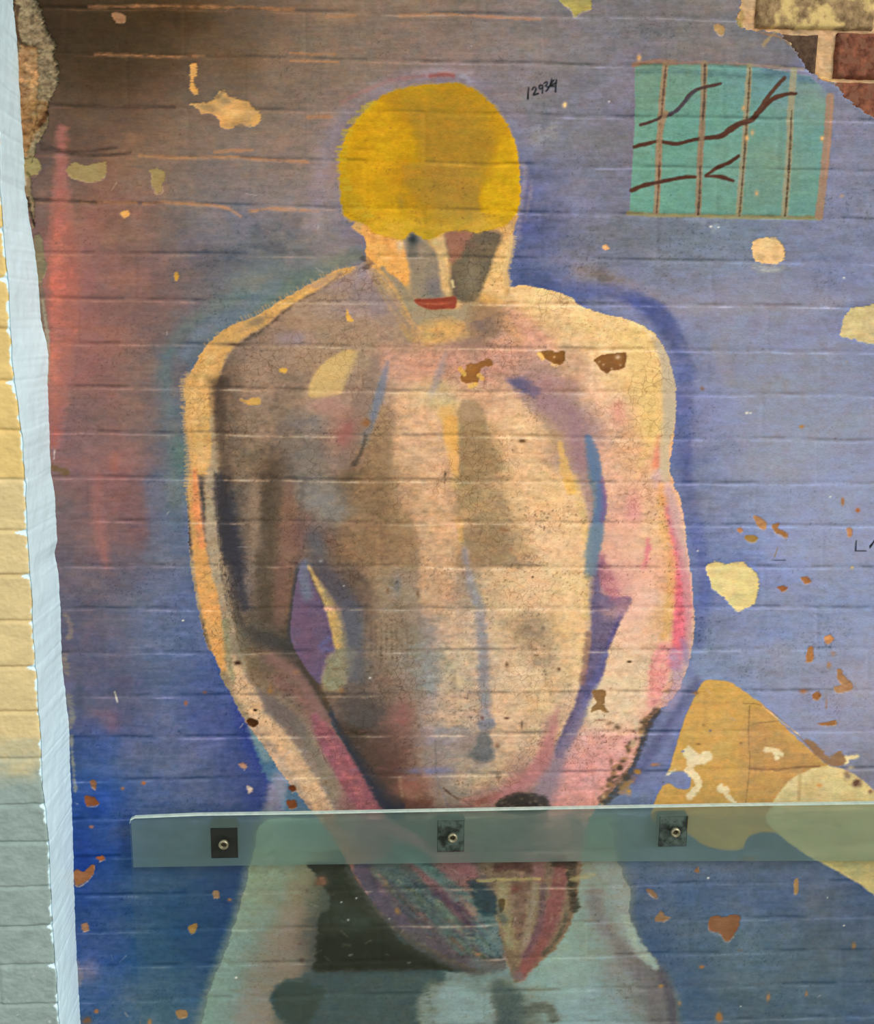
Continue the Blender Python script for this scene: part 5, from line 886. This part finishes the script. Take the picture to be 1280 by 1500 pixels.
def paint_mat(name, rough=.62, grain=.10, bump=.25, crackle=True, gscale=420):
    m, nt, out = nodes(name); L = nt.links.new
    b = N(nt, 'ShaderNodeBsdfPrincipled'); b.inputs['Roughness'].default_value = rough; b.inputs['Specular IOR Level'].default_value = .12
    at_ = N(nt, 'ShaderNodeVertexColor', layer_name='paint'); geo = N(nt, 'ShaderNodeNewGeometry')
    mp = N(nt, 'ShaderNodeMapping'); mp.inputs['Scale'].default_value = (.35, 1, 1.5); L(geo.outputs['Position'], mp.inputs[0])
    n1 = N(nt, 'ShaderNodeTexNoise'); n1.inputs['Scale'].default_value = gscale; n1.inputs['Detail'].default_value = 3; L(mp.outputs[0], n1.inputs['Vector'])
    mr = N(nt, 'ShaderNodeMapRange'); mr.inputs[1].default_value = .3; mr.inputs[2].default_value = .7; mr.inputs[3].default_value = 1-grain; mr.inputs[4].default_value = 1+grain
    L(n1.outputs['Fac'], mr.inputs[0])
    mx = N(nt, 'ShaderNodeVectorMath', operation='SCALE'); L(at_.outputs['Color'], mx.inputs[0]); L(mr.outputs[0], mx.inputs['Scale'])
    last = mx.outputs[0]
    if crackle:
        ca = N(nt, 'ShaderNodeAttribute', attribute_name='crackle')
        nw = N(nt, 'ShaderNodeTexNoise'); nw.inputs['Scale'].default_value = 22; nw.inputs['Detail'].default_value = 3; L(geo.outputs['Position'], nw.inputs['Vector'])
        ad = N(nt, 'ShaderNodeVectorMath', operation='MULTIPLY_ADD'); L(nw.outputs['Color'], ad.inputs[0]); ad.inputs[1].default_value = (.035, .035, .035); L(geo.outputs['Position'], ad.inputs[2])
        vo = N(nt, 'ShaderNodeTexVoronoi', feature='DISTANCE_TO_EDGE'); vo.inputs['Scale'].default_value = 58; L(ad.outputs[0], vo.inputs['Vector'])
        cr = N(nt, 'ShaderNodeMapRange'); cr.inputs[1].default_value = .008; cr.inputs[2].default_value = .05; cr.inputs[3].default_value = 1; cr.inputs[4].default_value = 0; L(vo.outputs['Distance'], cr.inputs[0])
        nm = N(nt, 'ShaderNodeTexNoise'); nm.inputs['Scale'].default_value = 9; nm.inputs['Detail'].default_value = 2; L(geo.outputs['Position'], nm.inputs['Vector'])
        mk = N(nt, 'ShaderNodeMapRange'); mk.inputs[1].default_value = .44; mk.inputs[2].default_value = .62; L(nm.outputs['Fac'], mk.inputs[0])
        m1 = N(nt, 'ShaderNodeMath', operation='MULTIPLY'); L(cr.outputs[0], m1.inputs[0]); L(mk.outputs[0], m1.inputs[1])
        m2 = N(nt, 'ShaderNodeMath', operation='MULTIPLY'); L(m1.outputs[0], m2.inputs[0]); L(ca.outputs['Fac'], m2.inputs[1])
        mc = N(nt, 'ShaderNodeMix', data_type='RGBA'); L(m2.outputs[0], mc.inputs[0]); L(last, mc.inputs[6])
        dk = N(nt, 'ShaderNodeVectorMath', operation='MULTIPLY'); L(last, dk.inputs[0]); dk.inputs[1].default_value = (.5, .42, .36); L(dk.outputs[0], mc.inputs[7])
        last = mc.outputs[2]
    L(last, b.inputs['Base Color'])
    n2 = N(nt, 'ShaderNodeTexNoise'); n2.inputs['Scale'].default_value = 260; n2.inputs['Detail'].default_value = 4; L(geo.outputs['Position'], n2.inputs['Vector'])
    bu = N(nt, 'ShaderNodeBump'); bu.inputs['Strength'].default_value = bump; bu.inputs['Distance'].default_value = .0012; L(n2.outputs['Fac'], bu.inputs['Height']); L(bu.outputs[0], b.inputs['Normal'])
    L(b.outputs[0], out.inputs[0]); return m
def noise_mat(name, c1, c2, scale, rough=.9, bump=.5, lo=.35, hi=.65, c3=None, s3=20, metal=0.0, dist=.003):
    m, nt, out = nodes(name); L = nt.links.new
    b = N(nt, 'ShaderNodeBsdfPrincipled'); b.inputs['Roughness'].default_value = rough; b.inputs['Metallic'].default_value = metal; b.inputs['Specular IOR Level'].default_value = .25
    geo = N(nt, 'ShaderNodeNewGeometry')
    n1 = N(nt, 'ShaderNodeTexNoise'); n1.inputs['Scale'].default_value = scale; n1.inputs['Detail'].default_value = 6; n1.inputs['Roughness'].default_value = .65; L(geo.outputs['Position'], n1.inputs['Vector'])
    r = N(nt, 'ShaderNodeValToRGB'); r.color_ramp.elements[0].position = lo; r.color_ramp.elements[1].position = hi
    r.color_ramp.elements[0].color = c1; r.color_ramp.elements[1].color = c2; L(n1.outputs['Fac'], r.inputs[0]); last = r.outputs[0]
    if c3:
        n3 = N(nt, 'ShaderNodeTexNoise'); n3.inputs['Scale'].default_value = s3; n3.inputs['Detail'].default_value = 5; L(geo.outputs['Position'], n3.inputs['Vector'])
        k = N(nt, 'ShaderNodeMapRange'); k.inputs[1].default_value = .52; k.inputs[2].default_value = .58; L(n3.outputs['Fac'], k.inputs[0])
        mc = N(nt, 'ShaderNodeMix', data_type='RGBA'); L(k.outputs[0], mc.inputs[0]); L(last, mc.inputs[6]); mc.inputs[7].default_value = c3; last = mc.outputs[2]
    L(last, b.inputs['Base Color'])
    bu = N(nt, 'ShaderNodeBump'); bu.inputs['Strength'].default_value = bump; bu.inputs['Distance'].default_value = dist; L(n1.outputs['Fac'], bu.inputs['Height']); L(bu.outputs[0], b.inputs['Normal'])
    L(b.outputs[0], out.inputs[0]); return m

GAIN = 1.0                                        # albedo against the swatches
# ------------------------------------------------------------------ the mural wall and what is painted on it
yb = 1500
while at(640, yb)[1] > .004: yb += 4
STEP = 1.5
gx = np.concatenate([np.arange(-60, 1300, STEP), np.arange(1300, 1960, 8)])
gy = np.concatenate([np.arange(-420, -24, 8), np.arange(-24, 1522, STEP), np.arange(1522, yb, 8)])
pm = Paint(gx, gy); paint_mural(pm); finish_mural(pm); remix(pm); deepen(pm); touch_up(pm); HM = relief(pm)
WX, WZ = at(pm.X, pm.Y)
co = np.stack([WX, -HM/1000.0, np.maximum(WZ, 0)], -1).reshape(-1, 3).astype(np.float32)
colL = (s2l(pm.C)*GAIN).reshape(-1, 3).astype(np.float32); crk = pm.K.reshape(-1)
h_, w_ = pm.X.shape
idx = np.arange(h_*w_).reshape(h_, w_)
quads = np.stack([idx[1:, :-1], idx[1:, 1:], idx[:-1, 1:], idx[:-1, :-1]], -1).reshape(-1, 4)
flab = pm.L[:-1, :-1].reshape(-1)
MURAL = paint_mat('old_mural_paint')
def sheet(key, name, parent=None, kind=None):
    ids = [i for i, n_ in enumerate(pm.names) if n_ in (key if isinstance(key, tuple) else (key,))]
    q = quads[np.isin(flab, ids)]
    if not len(q): return None
    u, inv = np.unique(q, return_inverse=True)
    o = mesh_np(name, co[u], inv.reshape(-1, 4), colL[u], crk[u], MURAL, parent); settle(o); return o
used = set()
wall = sheet(('', 'waist_gap', 'x', 'y'), 'wall_back'); tag(wall, kind='structure')
def mid(*keys):
    ids = [pm.names.index(k) for k in keys if k in pm.names]; m = np.isin(pm.L, ids) & (pm.X > 0)
    return Vector((float(WX[m].mean()), 0, float(WZ[m].min())))
fig = empty('painted_figure', mid('torso', 'left_arm', 'right_arm', 'trousers'))
tag(fig, 'painted bare-chested person with a yellow hair cap, head bowed and hands clasped low', 'painting')
for key, nm, lb in (('torso', 'torso', None), ('left_arm', 'arm', 'shaded arm with an orange rim, at left'), ('right_arm', 'arm', 'pink and yellow arm at right'), ('trousers', 'trousers', None), ('hair', 'hair', None)):
    o = sheet(key, nm, fig)
    if lb: o['label'] = lb
face = sheet('face', 'face', fig)
lips = sheet('lips', 'lips'); lips.parent = face; lips.location = lips.location-face.location-fig.location
win = empty('painted_window', mid('window_sky'))
tag(win, 'painted barred window with turquoise sky and bare brown branches', 'painting')
sheet('window_sky', 'window_sky', win); sheet('window_frame', 'window_frame', win)
for k in range(4): sheet('bar_%d' % k, 'window_bar', win)
for k in range(4): sheet('branch_%d' % k, 'branch', win)
o = sheet('handwritten_number', 'handwritten_number'); tag(o, 'small black handwritten number 12934 on the blue wall right of the yellow hair', 'writing')
o = sheet('scratched_letter', 'handwritten_letters'); tag(o, 'thin dark handwritten letters LA at the right edge of the blue wall', 'writing')
oc = empty('ochre_patch', mid('ochre_patch')); tag(oc, 'large pointed ochre patch with white dabs, low on the right beside the pink forearm', 'patch')
sheet('ochre_patch', 'ochre_coat', oc)
for k in range(4): sheet('dab_%d' % k, 'white_dab', oc)
o = sheet('cream_patch', 'cream_patch'); tag(o, 'large rounded pale cream patch running down behind the glass from the ochre patch', 'patch')
o = sheet('dab_4', 'white_dab'); tag(o, 'small white dab on the blue just right of the ochre slope', 'paint')
o = sheet('brown_scrape', 'scraped_patch'); tag(o, 'raw brown scrape along the slope of the ochre patch', 'patch')
o = sheet('broken_plaster', 'broken_plaster'); tag(o, 'ragged brown and grey broken plaster down the upper left edge', 'plaster')
o = sheet('mortar_bed', 'mortar_bed'); tag(o, 'sandy mortar laid bare round the exposed bricks at the top right', 'mortar')
GROUPS = {'plaster_patch': ('patch', 'flaked patches of bare plaster'), 'paint_chip': ('paint chip', 'brown and ochre chips in the mural paint'), 'yellow_dab': ('paint', 'yellow dabs on the painted body')}
for k, (nm, q, c, dz, lb) in enumerate(PATCHES):
    o = sheet('%s|%d' % (nm, k), nm)
    if o: tag(o, lb, *GROUPS[nm])

# ------------------------------------------------------------------ bricks laid bare at the top right
def brick(u0, v0, u1, v1, depth, mat, label, seed, name='brick'):
    x0, z0 = at(u0, v1); x1, z1 = at(u1, v0); W_, H_, D_ = float(x1-x0), float(z1-z0), .09
    nx, nz = max(4, int(W_/.004)), max(4, int(H_/.004)); r = .009
    us = np.linspace(-1, 1, nx+1); vs = np.linspace(-1, 1, nz+1); U, V = np.meshgrid(us, vs)
    px = U*W_/2; pz = V*H_/2
    ex = W_/2-np.abs(px); ez = H_/2-np.abs(pz); e = np.minimum(ex, ez)
    bev = np.where(e < r, r-np.sqrt(np.maximum(r*r-(r-e)**2, 0)), 0)
    nz_ = .0016*fbm(px/.012+seed*3, pz/.010, seed, 4)+.0008*fbm(px/.004, pz/.004, seed+5, 2)
    front = np.stack([px+.001*fbm(pz/.02, px*0+seed, 3, 2), bev-nz_, pz+.0012*fbm(px/.02, pz*0+seed, 7, 2)], -1)
    n = (nx+1)*(nz+1); I = np.arange(n).reshape(nz+1, nx+1)
    q = np.stack([I[:-1, :-1], I[:-1, 1:], I[1:, 1:], I[1:, :-1]], -1).reshape(-1, 4)
    ring = np.r_[I[0, :-1], I[:-1, -1], I[-1, :0:-1], I[:0:-1, 0]]
    back = front.reshape(-1, 3)[ring].copy(); back[:, 1] = D_
    a = np.arange(len(ring)); b = (a+1) % len(ring)
    side = np.stack([ring[a], a+n, b+n, ring[b]], -1)
    allc = np.vstack([front.reshape(-1, 3), back, [[0, D_, 0]]]); c0 = len(allc)-1
    cap = np.stack([a+n, np.full(len(a), c0), np.full(len(a), c0), b+n], -1)
    o = mesh_np(name, allc, np.vstack([q, side]), None, None, mat)
    bm = bmesh.new(); bm.from_mesh(o.data); bm.verts.ensure_lookup_table()
    for i in range(len(ring)): 
        try: bm.faces.new((bm.verts[n+i], bm.verts[c0], bm.verts[n+(i+1) % len(ring)]))
        except ValueError: pass
    bm.to_mesh(o.data); bm.free(); o.data.materials.clear(); o.data.materials.append(mat)
    o.location = (float(x0+x1)/2, depth, float(z0+z1)/2)
    tag(o, label, 'brick', 'bricks laid bare at the top right'); return o
LICH = noise_mat('lichen_covered_brick', rgb(112, 88, 60), rgb(176, 146, 102), 60, c3=rgb(214, 184, 118), s3=17, bump=.8)
REDB = noise_mat('red_brick', rgb(84, 46, 32), rgb(152, 92, 66), 60, bump=.8, c3=rgb(128, 84, 62), s3=40)
DRKB = noise_mat('dark_brick', rgb(58, 42, 32), rgb(100, 76, 56), 90, bump=.7)
brick(1108, -32, 1290, 40, .003, LICH, 'grey-yellow weathered brick, uppermost at the top right', 1)
brick(1298, -32, 1480, 40, .003, LICH, 'grey-yellow brick beside the uppermost one, past the right edge', 5)
brick(1030, 49, 1203, 114, .004, DRKB, 'dark brick corner under the uppermost exposed brick', 2)
brick(1222, 50, 1400, 114, .002, REDB, 'red brick laid bare at the right edge, below the grey-yellow one', 3)
brick(1412, 51, 1590, 115, .003, LICH, 'grey-yellow brick to the right of the red brick, past the right edge', 6)
brick(1150, 121, 1330, 184, .003, REDB, 'dark red brick corner laid bare lowest, above the ragged paint edge', 4)

# ------------------------------------------------------------------ the cream and grey wall standing forward at the left, and its reveal
FRONT = [(-400, -30), (-100, -14), (0, -9), (170, -3), (280, 1), (341, 5), (380, 9), (410, 13), (440, 14), (480, 16), (530, 19), (560, 22), (620, 30), (640, 33), (700, 37), (760, 40), (830, 44), (870, 47), (940, 50), (1000, 55), (1080, 60), (1150, 63), (1200, 68), (1250, 73), (1300, 75), (1370, 78), (1430, 83), (1500, 87), (1700, 100), (2400, 150)]
BACK = [(-400, -6), (-100, 10), (0, 18), (60, 24), (180, 30), (240, 35), (280, 36), (350, 48), (400, 55), (470, 60), (500, 68), (520, 71), (560, 70), (640, 73), (690, 74), (720, 80), (790, 84), (810, 80), (840, 86), (900, 89), (960, 90), (1000, 94), (1060, 101), (1130, 103), (1200, 106), (1280, 108), (1320, 109), (1400, 112), (1450, 115), (1500, 118), (1700, 131), (2400, 176)]
FR = np.array(FRONT, float); BK = np.array(BACK, float)
bx, bz = at(BK[:, 1], BK[:, 0]); o_ = np.argsort(bz); bx, bz = bx[o_], bz[o_]
XB = float(np.median(bx))
fx0, fz0 = at(FR[:, 1], FR[:, 0]); RD = float(np.median(DIST*(1-XB/fx0)[4:-2]))     # how far the left wall stands forward
fx, fz = at(FR[:, 1], FR[:, 0], -RD); o_ = np.argsort(fz); fx, fz = fx[o_], fz[o_]
print('reveal', XB, RD, fx.round(3), bx.round(3))
LC = [-170, -97, -24, 48, 120, 193, 265, 336, 408, 482, 559, 631, 703, 779, 843, 911, 977, 1044, 1112, 1180, 1235, 1300, 1358, 1415, 1473, 1527, 1580, 1632, 1683, 1733, 1782, 1830, 1877]
LZ = np.array([float(at(25, v, -RD)[1]) for v in LC])
def edge_f(z): return np.interp(z, fz, fx)
def edge_b(z): return np.interp(z, bz, bx)
zs = np.arange(0, float(at(0, -420, 0)[1]), .0018); Lw = 1.1
uu = np.r_[np.arange(0, .16, .0018), np.arange(.16, Lw, .012)]
UU, ZZ = np.meshgrid(uu, zs); EX = edge_f(ZZ)+.002*fbm(ZZ/.03, ZZ*0, 5, 3)
XX = EX-UU
Hh = np.zeros_like(XX)
for i, z0 in enumerate(LZ):
    d = ZZ-z0-.0022*fbm(XX/.06, XX*0+i*2.2, 8, 3)
    Hh -= (.0035+.0015*fbm(XX/.08, XX*0+i, 9, 2))*np.exp(-(d/.0035)**2)
    if i+1 < len(LZ):
        m = (ZZ <= z0) & (ZZ > LZ[i+1]); jx = (UU-(.11 if i % 2 else .225)) % .235; jx = np.minimum(jx, .235-jx)
        Hh -= np.where(m, .002*np.exp(-(jx/.004)**2), 0)
        Hh += np.where(m, .0012*(LAT[i % 256, 9]-.5)+.0018*sm((z0-ZZ)/.03)*0, 0)
Hh += .0011*fbm(XX/.03, ZZ/.018, 21, 4)+.0007*fbm(XX/.006, ZZ/.005, 25, 3)
rr = .007; Hh -= np.where(UU < rr, rr-np.sqrt(np.maximum(rr*rr-(rr-UU)**2, 0)), 0)
# paint: cream above, grey dado below, pale blue lapping round the corner with tails in the joints
lap = .004+.006*fbm(ZZ/.012, ZZ*0+3, 33, 3)
tail = np.zeros_like(XX)
for i, z0 in enumerate(LZ): tail = np.maximum(tail, np.exp(-((ZZ-z0+.002)/.004)**2)*(.004+.016*np.clip(LAT[i, 40], 0, 1)*((i % 3) > 0)))
pale = sm(((lap+tail)-UU)/.003)
zd = float(at(25, 1090, -RD)[1]); dado = sm((zd-ZZ+.05*fbm(XX/.05, ZZ/.03, 41, 3)+.03)/.14)
cream = np.array([.855, .765, .555])*(1+.07*fbm(XX/.03, ZZ/.02, 43, 4))[..., None]; cream = cream*np.where((ZZ > float(at(25, 700, -RD)[1]))[..., None], [1.03, .99, .87], 1.0)
grey = np.array([.572, .640, .615])*(1+.09*fbm(XX/.02, ZZ/.012, 47, 4))[..., None]
cc = cream*(1-dado[..., None])+grey*dado[..., None]
PALE = np.array([.855, .95, .975])
chip = np.clip(fbm(XX/.02, ZZ/.012, 49, 4)*5-2.9, 0, 1)*dado; cc = cc*(1-chip[..., None])+np.array([.72, .76, .74])*chip[..., None]
cc = cc*(1-pale[..., None])+PALE*pale[..., None]
ccl = s2l(np.clip(cc, 0, 1))*GAIN
hh, ww = XX.shape; ii = np.arange(hh*ww).reshape(hh, ww)
qd = np.stack([ii[:-1, 1:], ii[:-1, :-1], ii[1:, :-1], ii[1:, 1:]], -1).reshape(-1, 4)
WALLP = paint_mat('painted_brick_wall', rough=.5, grain=.04, bump=.35, crackle=False, gscale=200)
o = mesh_np('wall_left', np.stack([XX, -RD-Hh, ZZ], -1).reshape(-1, 3), qd, ccl.reshape(-1, 3), None, WALLP); settle(o); tag(o, kind='structure')
tt = np.linspace(0, 1, 64); TT, Z2 = np.meshgrid(tt, zs)
F2 = edge_f(Z2)+.002*fbm(Z2/.03, Z2*0, 5, 3); B2 = edge_b(Z2)+.0014*fbm(Z2/.012, Z2*0+7, 55, 3)
X2 = F2*(1-TT)+B2*TT; Y2 = -RD*(1-TT)+.004*TT
gr = np.zeros_like(X2)
for i, z0 in enumerate(LZ): gr -= .0007*np.exp(-((Z2-z0-.003*fbm(TT*4, TT*0+i, 60, 2))/.003)**2)*(.4+.6*LAT[i, 70])
X2 = X2+gr+.0012*fbm(TT*5, Z2/.03, 57, 4)*np.minimum(1, 8*np.minimum(TT, 1-TT))
rr2 = .007/RD; Y2 = Y2+np.where(TT < rr2*1.2, 0, 0); X2 = X2-np.where(TT < rr2, .007-np.sqrt(np.maximum(.007**2-(.007*(1-TT/rr2))**2, 0)), 0)*0
c2 = PALE*(1+.015*fbm(TT*3, Z2/.06, 61, 3))[..., None]*np.where(TT > .97, .9, 1)[..., None]
h2, w2 = X2.shape; i2 = np.arange(h2*w2).reshape(h2, w2)
q2 = np.stack([i2[:-1, :-1], i2[:-1, 1:], i2[1:, 1:], i2[1:, :-1]], -1).reshape(-1, 4)
REV = paint_mat('pale_gloss_paint', rough=.45, grain=.012, bump=.05, crackle=False, gscale=60)
o = mesh_np('trim_1', np.stack([X2, Y2, Z2], -1).reshape(-1, 3), q2, (s2l(np.clip(c2, 0, 1))*GAIN).reshape(-1, 3), None, REV); settle(o); tag(o, kind='structure')

# ------------------------------------------------------------------ floor
FLO = noise_mat('worn_concrete', rgb(120, 116, 108), rgb(150, 146, 136), 14, bump=.2)
bm = bmesh.new(); bmesh.ops.create_cube(bm, size=1, matrix=Matrix.Translation((.6, -1.7, -.05)) @ Matrix.Diagonal((5, 3.6, .1, 1)))
o = bm_obj('floor', bm, FLO); tag(o, kind='structure')

# ------------------------------------------------------------------ the glass guard
GY, GT = -.034, .008                              # back face of the pane stands 34 mm off the wall
def gat(u, v): x, z = at(u, v, GY-GT); return float(x), float(z)
gl = empty('glass_panel', (gat(700, 1190)[0], GY, .06)); tag(gl, 'clear glass guard panel with a frosted strip and bolts, before the lower mural', 'glass panel')
def glass_mat():
    m, nt, out = nodes('clear_glass'); L = nt.links.new
    t = N(nt, 'ShaderNodeBsdfTransparent'); t.inputs[0].default_value = (.98, .995, .99, 1)
    g = N(nt, 'ShaderNodeBsdfGlossy'); g.inputs['Roughness'].default_value = .06; g.inputs[0].default_value = (.9, 1, .96, 1)
    lw = N(nt, 'ShaderNodeLayerWeight'); lw.inputs[0].default_value = .5
    pw = N(nt, 'ShaderNodeMath', operation='POWER'); L(lw.outputs['Facing'], pw.inputs[0]); pw.inputs[1].default_value = 5
    fr = N(nt, 'ShaderNodeMath', operation='MULTIPLY_ADD'); L(pw.outputs[0], fr.inputs[0]); fr.inputs[1].default_value = .9; fr.inputs[2].default_value = .022
    mx = N(nt, 'ShaderNodeMixShader'); L(fr.outputs[0], mx.inputs[0]); L(t.outputs[0], mx.inputs[1]); L(g.outputs[0], mx.inputs[2]); L(mx.outputs[0], out.inputs[0]); return m
def frost_mat():
    m, nt, out = nodes('frosted_film'); L = nt.links.new
    t = N(nt, 'ShaderNodeBsdfTransparent'); t.inputs[0].default_value = (.86, .95, .92, 1)
    rf = N(nt, 'ShaderNodeBsdfRefraction'); rf.inputs['Roughness'].default_value = .3; rf.inputs['IOR'].default_value = 1.25; rf.inputs[0].default_value = (.86, .96, .93, 1)
    d = N(nt, 'ShaderNodeBsdfDiffuse'); d.inputs[0].default_value = rgb(132, 156, 146)
    n1 = N(nt, 'ShaderNodeTexNoise'); n1.inputs['Scale'].default_value = 30; n1.inputs['Detail'].default_value = 4
    geo = N(nt, 'ShaderNodeNewGeometry'); L(geo.outputs['Position'], n1.inputs['Vector'])
    k = N(nt, 'ShaderNodeMapRange'); k.inputs[3].default_value = .28; k.inputs[4].default_value = .36; L(n1.outputs['Fac'], k.inputs[0])
    m1 = N(nt, 'ShaderNodeMixShader'); m1.inputs[0].default_value = .86; L(t.outputs[0], m1.inputs[1]); L(rf.outputs[0], m1.inputs[2])
    m2 = N(nt, 'ShaderNodeMixShader'); L(k.outputs[0], m2.inputs[0]); L(m1.outputs[0], m2.inputs[1]); L(d.outputs[0], m2.inputs[2]); L(m2.outputs[0], out.inputs[0]); return m
GLASS = glass_mat(); FROST = frost_mat()
def prism(poly, y0, y1, bev=0):                   # poly in x, z, extruded along y
    bm = bmesh.new(); a = [bm.verts.new((x, y0, z)) for x, z in poly]; b = [bm.verts.new((x, y1, z)) for x, z in poly]
    bm.faces.new(a); bm.faces.new(b[::-1]); n = len(poly)
    for i in range(n): bm.faces.new((a[i], b[i], b[(i+1) % n], a[(i+1) % n]))
    if bev: bmesh.ops.bevel(bm, geom=list(bm.edges), offset=bev, segments=2, affect='EDGES')
    return bm
TOP = [(190, 1206), (191, 1201), (197, 1198), (290, 1194), (430, 1192), (640, 1188), (850, 1184), (1070, 1180), (1280, 1177), (1500, 1174), (1800, 1171)]
left_x = [gat(190, 1206), gat(194, 1350), gat(198, 1500)]
bot = .07
pane = [gat(*q) for q in TOP]; xr = pane[-1][0]
poly = [(left_x[0][0], bot)]+pane+[(xr, bot)]
bm = prism(poly, GY-GT, GY)
o = bm_obj('glass_sheet', bm, GLASS); o.parent = gl; o.location = -gl.location
# the ground top edge of the pane catches light
EDG = noise_mat('ground_glass_edge', rgb(178, 200, 188), rgb(206, 220, 206), 60, rough=.3, bump=.1)
bm = bmesh.new(); pts = [gat(*q) for q in TOP]
va = [bm.verts.new((x, GY-GT-.0004, z-.0015)) for x, z in pts]; vb = [bm.verts.new((x, GY-GT-.0002, z+.0014)) for x, z in pts]; vc = [bm.verts.new((x, GY+.0002, z+.0014)) for x, z in pts]; vd = [bm.verts.new((x, GY+.0002, z-.0004)) for x, z in pts]
for i in range(len(pts)-1):
    for A, B_ in ((va, vb), (vb, vc), (vc, vd), (vd, va)): bm.faces.new((A[i], A[i+1], B_[i+1], B_[i]))
o = bm_obj('ground_edge', bm, EDG); o.parent = gl; o.location = -gl.location; o['label'] = 'pale ground top edge'
# frosted strip with three square windows
SQ = [(307, 1216, 348, 1260), (641, 1205, 680, 1251), (968, 1199, 1007, 1243)]
BOTL = [(190, 1274), (430, 1270), (850, 1265), (1280, 1264), (1800, 1262)]
def top_z(x): p_ = np.array([gat(*q) for q in TOP]); return float(np.interp(x, p_[:, 0], p_[:, 1]))
def bot_z(x): p_ = np.array([gat(*q) for q in BOTL]); return float(np.interp(x, p_[:, 0], p_[:, 1]))
bm = bmesh.new(); yf = GY+.0006
def fq(x0, x1, za, zb):
    vs_ = [bm.verts.new(q) for q in ((x0, yf, za(x0)), (x1, yf, za(x1)), (x1, yf, zb(x1)), (x0, yf, zb(x0)))]; bm.faces.new(vs_)
cuts = []
for (a, b, c, d) in SQ:
    x0, z1 = gat(a, b); x1, z0 = gat(c, d); cuts.append((x0, x1, z0, z1))
xs_ = left_x[0][0]+.0005
for (x0, x1, z0, z1) in cuts:
    n = max(1, int((x0-xs_)/.03))
    for k in range(n): fq(xs_+(x0-xs_)*k/n, xs_+(x0-xs_)*(k+1)/n, bot_z, top_z)
    fq(x0, x1, bot_z, lambda x: z0); fq(x0, x1, lambda x: z1, top_z); xs_ = x1
for k in range(40): fq(xs_+(xr-xs_)*k/40, xs_+(xr-xs_)*(k+1)/40, bot_z, top_z)
bmesh.ops.remove_doubles(bm, verts=bm.verts, dist=.00005)
o = bm_obj('frosted_strip', bm, FROST); o.parent = gl; o.location = -gl.location; o['label'] = 'translucent grey-green frosted strip'
# rubber pads between pane and wall, steel bolts through the pane
PADS = [noise_mat('black_rubber', rgb(16, 17, 15), rgb(30, 32, 28), 80, rough=.5, bump=.2),
        noise_mat('dusty_rubber', rgb(26, 30, 26), rgb(78, 92, 84), 34, rough=.6, bump=.2, lo=.42, hi=.56),
        noise_mat('streaked_rubber', rgb(28, 34, 30), rgb(84, 98, 90), 40, rough=.6, bump=.2, lo=.44, hi=.62)]
STEEL = noise_mat('dull_steel', rgb(120, 116, 92), rgb(178, 172, 140), 120, rough=.42, metal=.6, bump=.2, dist=.0006)
DARK = noise_mat('painted_socket_shadow', rgb(40, 36, 26), rgb(74, 66, 46), 150, rough=.6, bump=.2)  # dark colour painted in for the shade inside the bolt sockets
HEAD = [(327, 1239), (663, 1229), (990, 1221)]
def lathe(prof, seg=32):                          # prof of (radius, y) turned about the y axis
    bm = bmesh.new(); rings = []
    for r, y in prof: rings.append([bm.verts.new((r*math.cos(2*math.pi*k/seg), y, r*math.sin(2*math.pi*k/seg))) for k in range(seg)] if r > 1e-6 else [bm.verts.new((0, y, 0))])
    for A, B_ in zip(rings, rings[1:]):
        for k in range(seg):
            a = A[k % len(A)], A[(k+1) % len(A)], B_[(k+1) % len(B_)], B_[k % len(B_)]
            a = list(dict.fromkeys(a))
            if len(a) > 2:
                try: bm.faces.new(a)
                except ValueError: pass
    return bm
for k, ((x0, x1, z0, z1), hp) in enumerate(zip(cuts, HEAD)):
    bm = prism([(x0, z0), (x1, z0), (x1, z1), (x0, z1)], GY+.001, -.001, .0012)
    o = bm_obj('rubber_pad', bm, PADS[k], gl); o.location = -gl.location; o['label'] = ['plain black rubber pad', 'pad with a pale smear at its top right', 'dusty grey-streaked pad'][k]
    hx, hz = [float(v) for v in at(hp[0], hp[1], GY-GT-.008)]
    R_ = .0100
    b = bm_obj('bolt', lathe([(.004, .02), (.0045, 0), (R_*.8, 0), (R_, -.001), (R_, -.0055), (R_*.9, -.0075), (R_*.66, -.0078), (R_*.58, -.007), (R_*.55, -.002), (0, -.0018)]), STEEL, gl, True)
    b.location = Vector((hx, GY-GT, hz))-gl.location
    s_ = bm_obj('socket', lathe([(0, -.0026), (R_*.5, -.0024), (R_*.54, -.0022)]), DARK); s_.parent = b
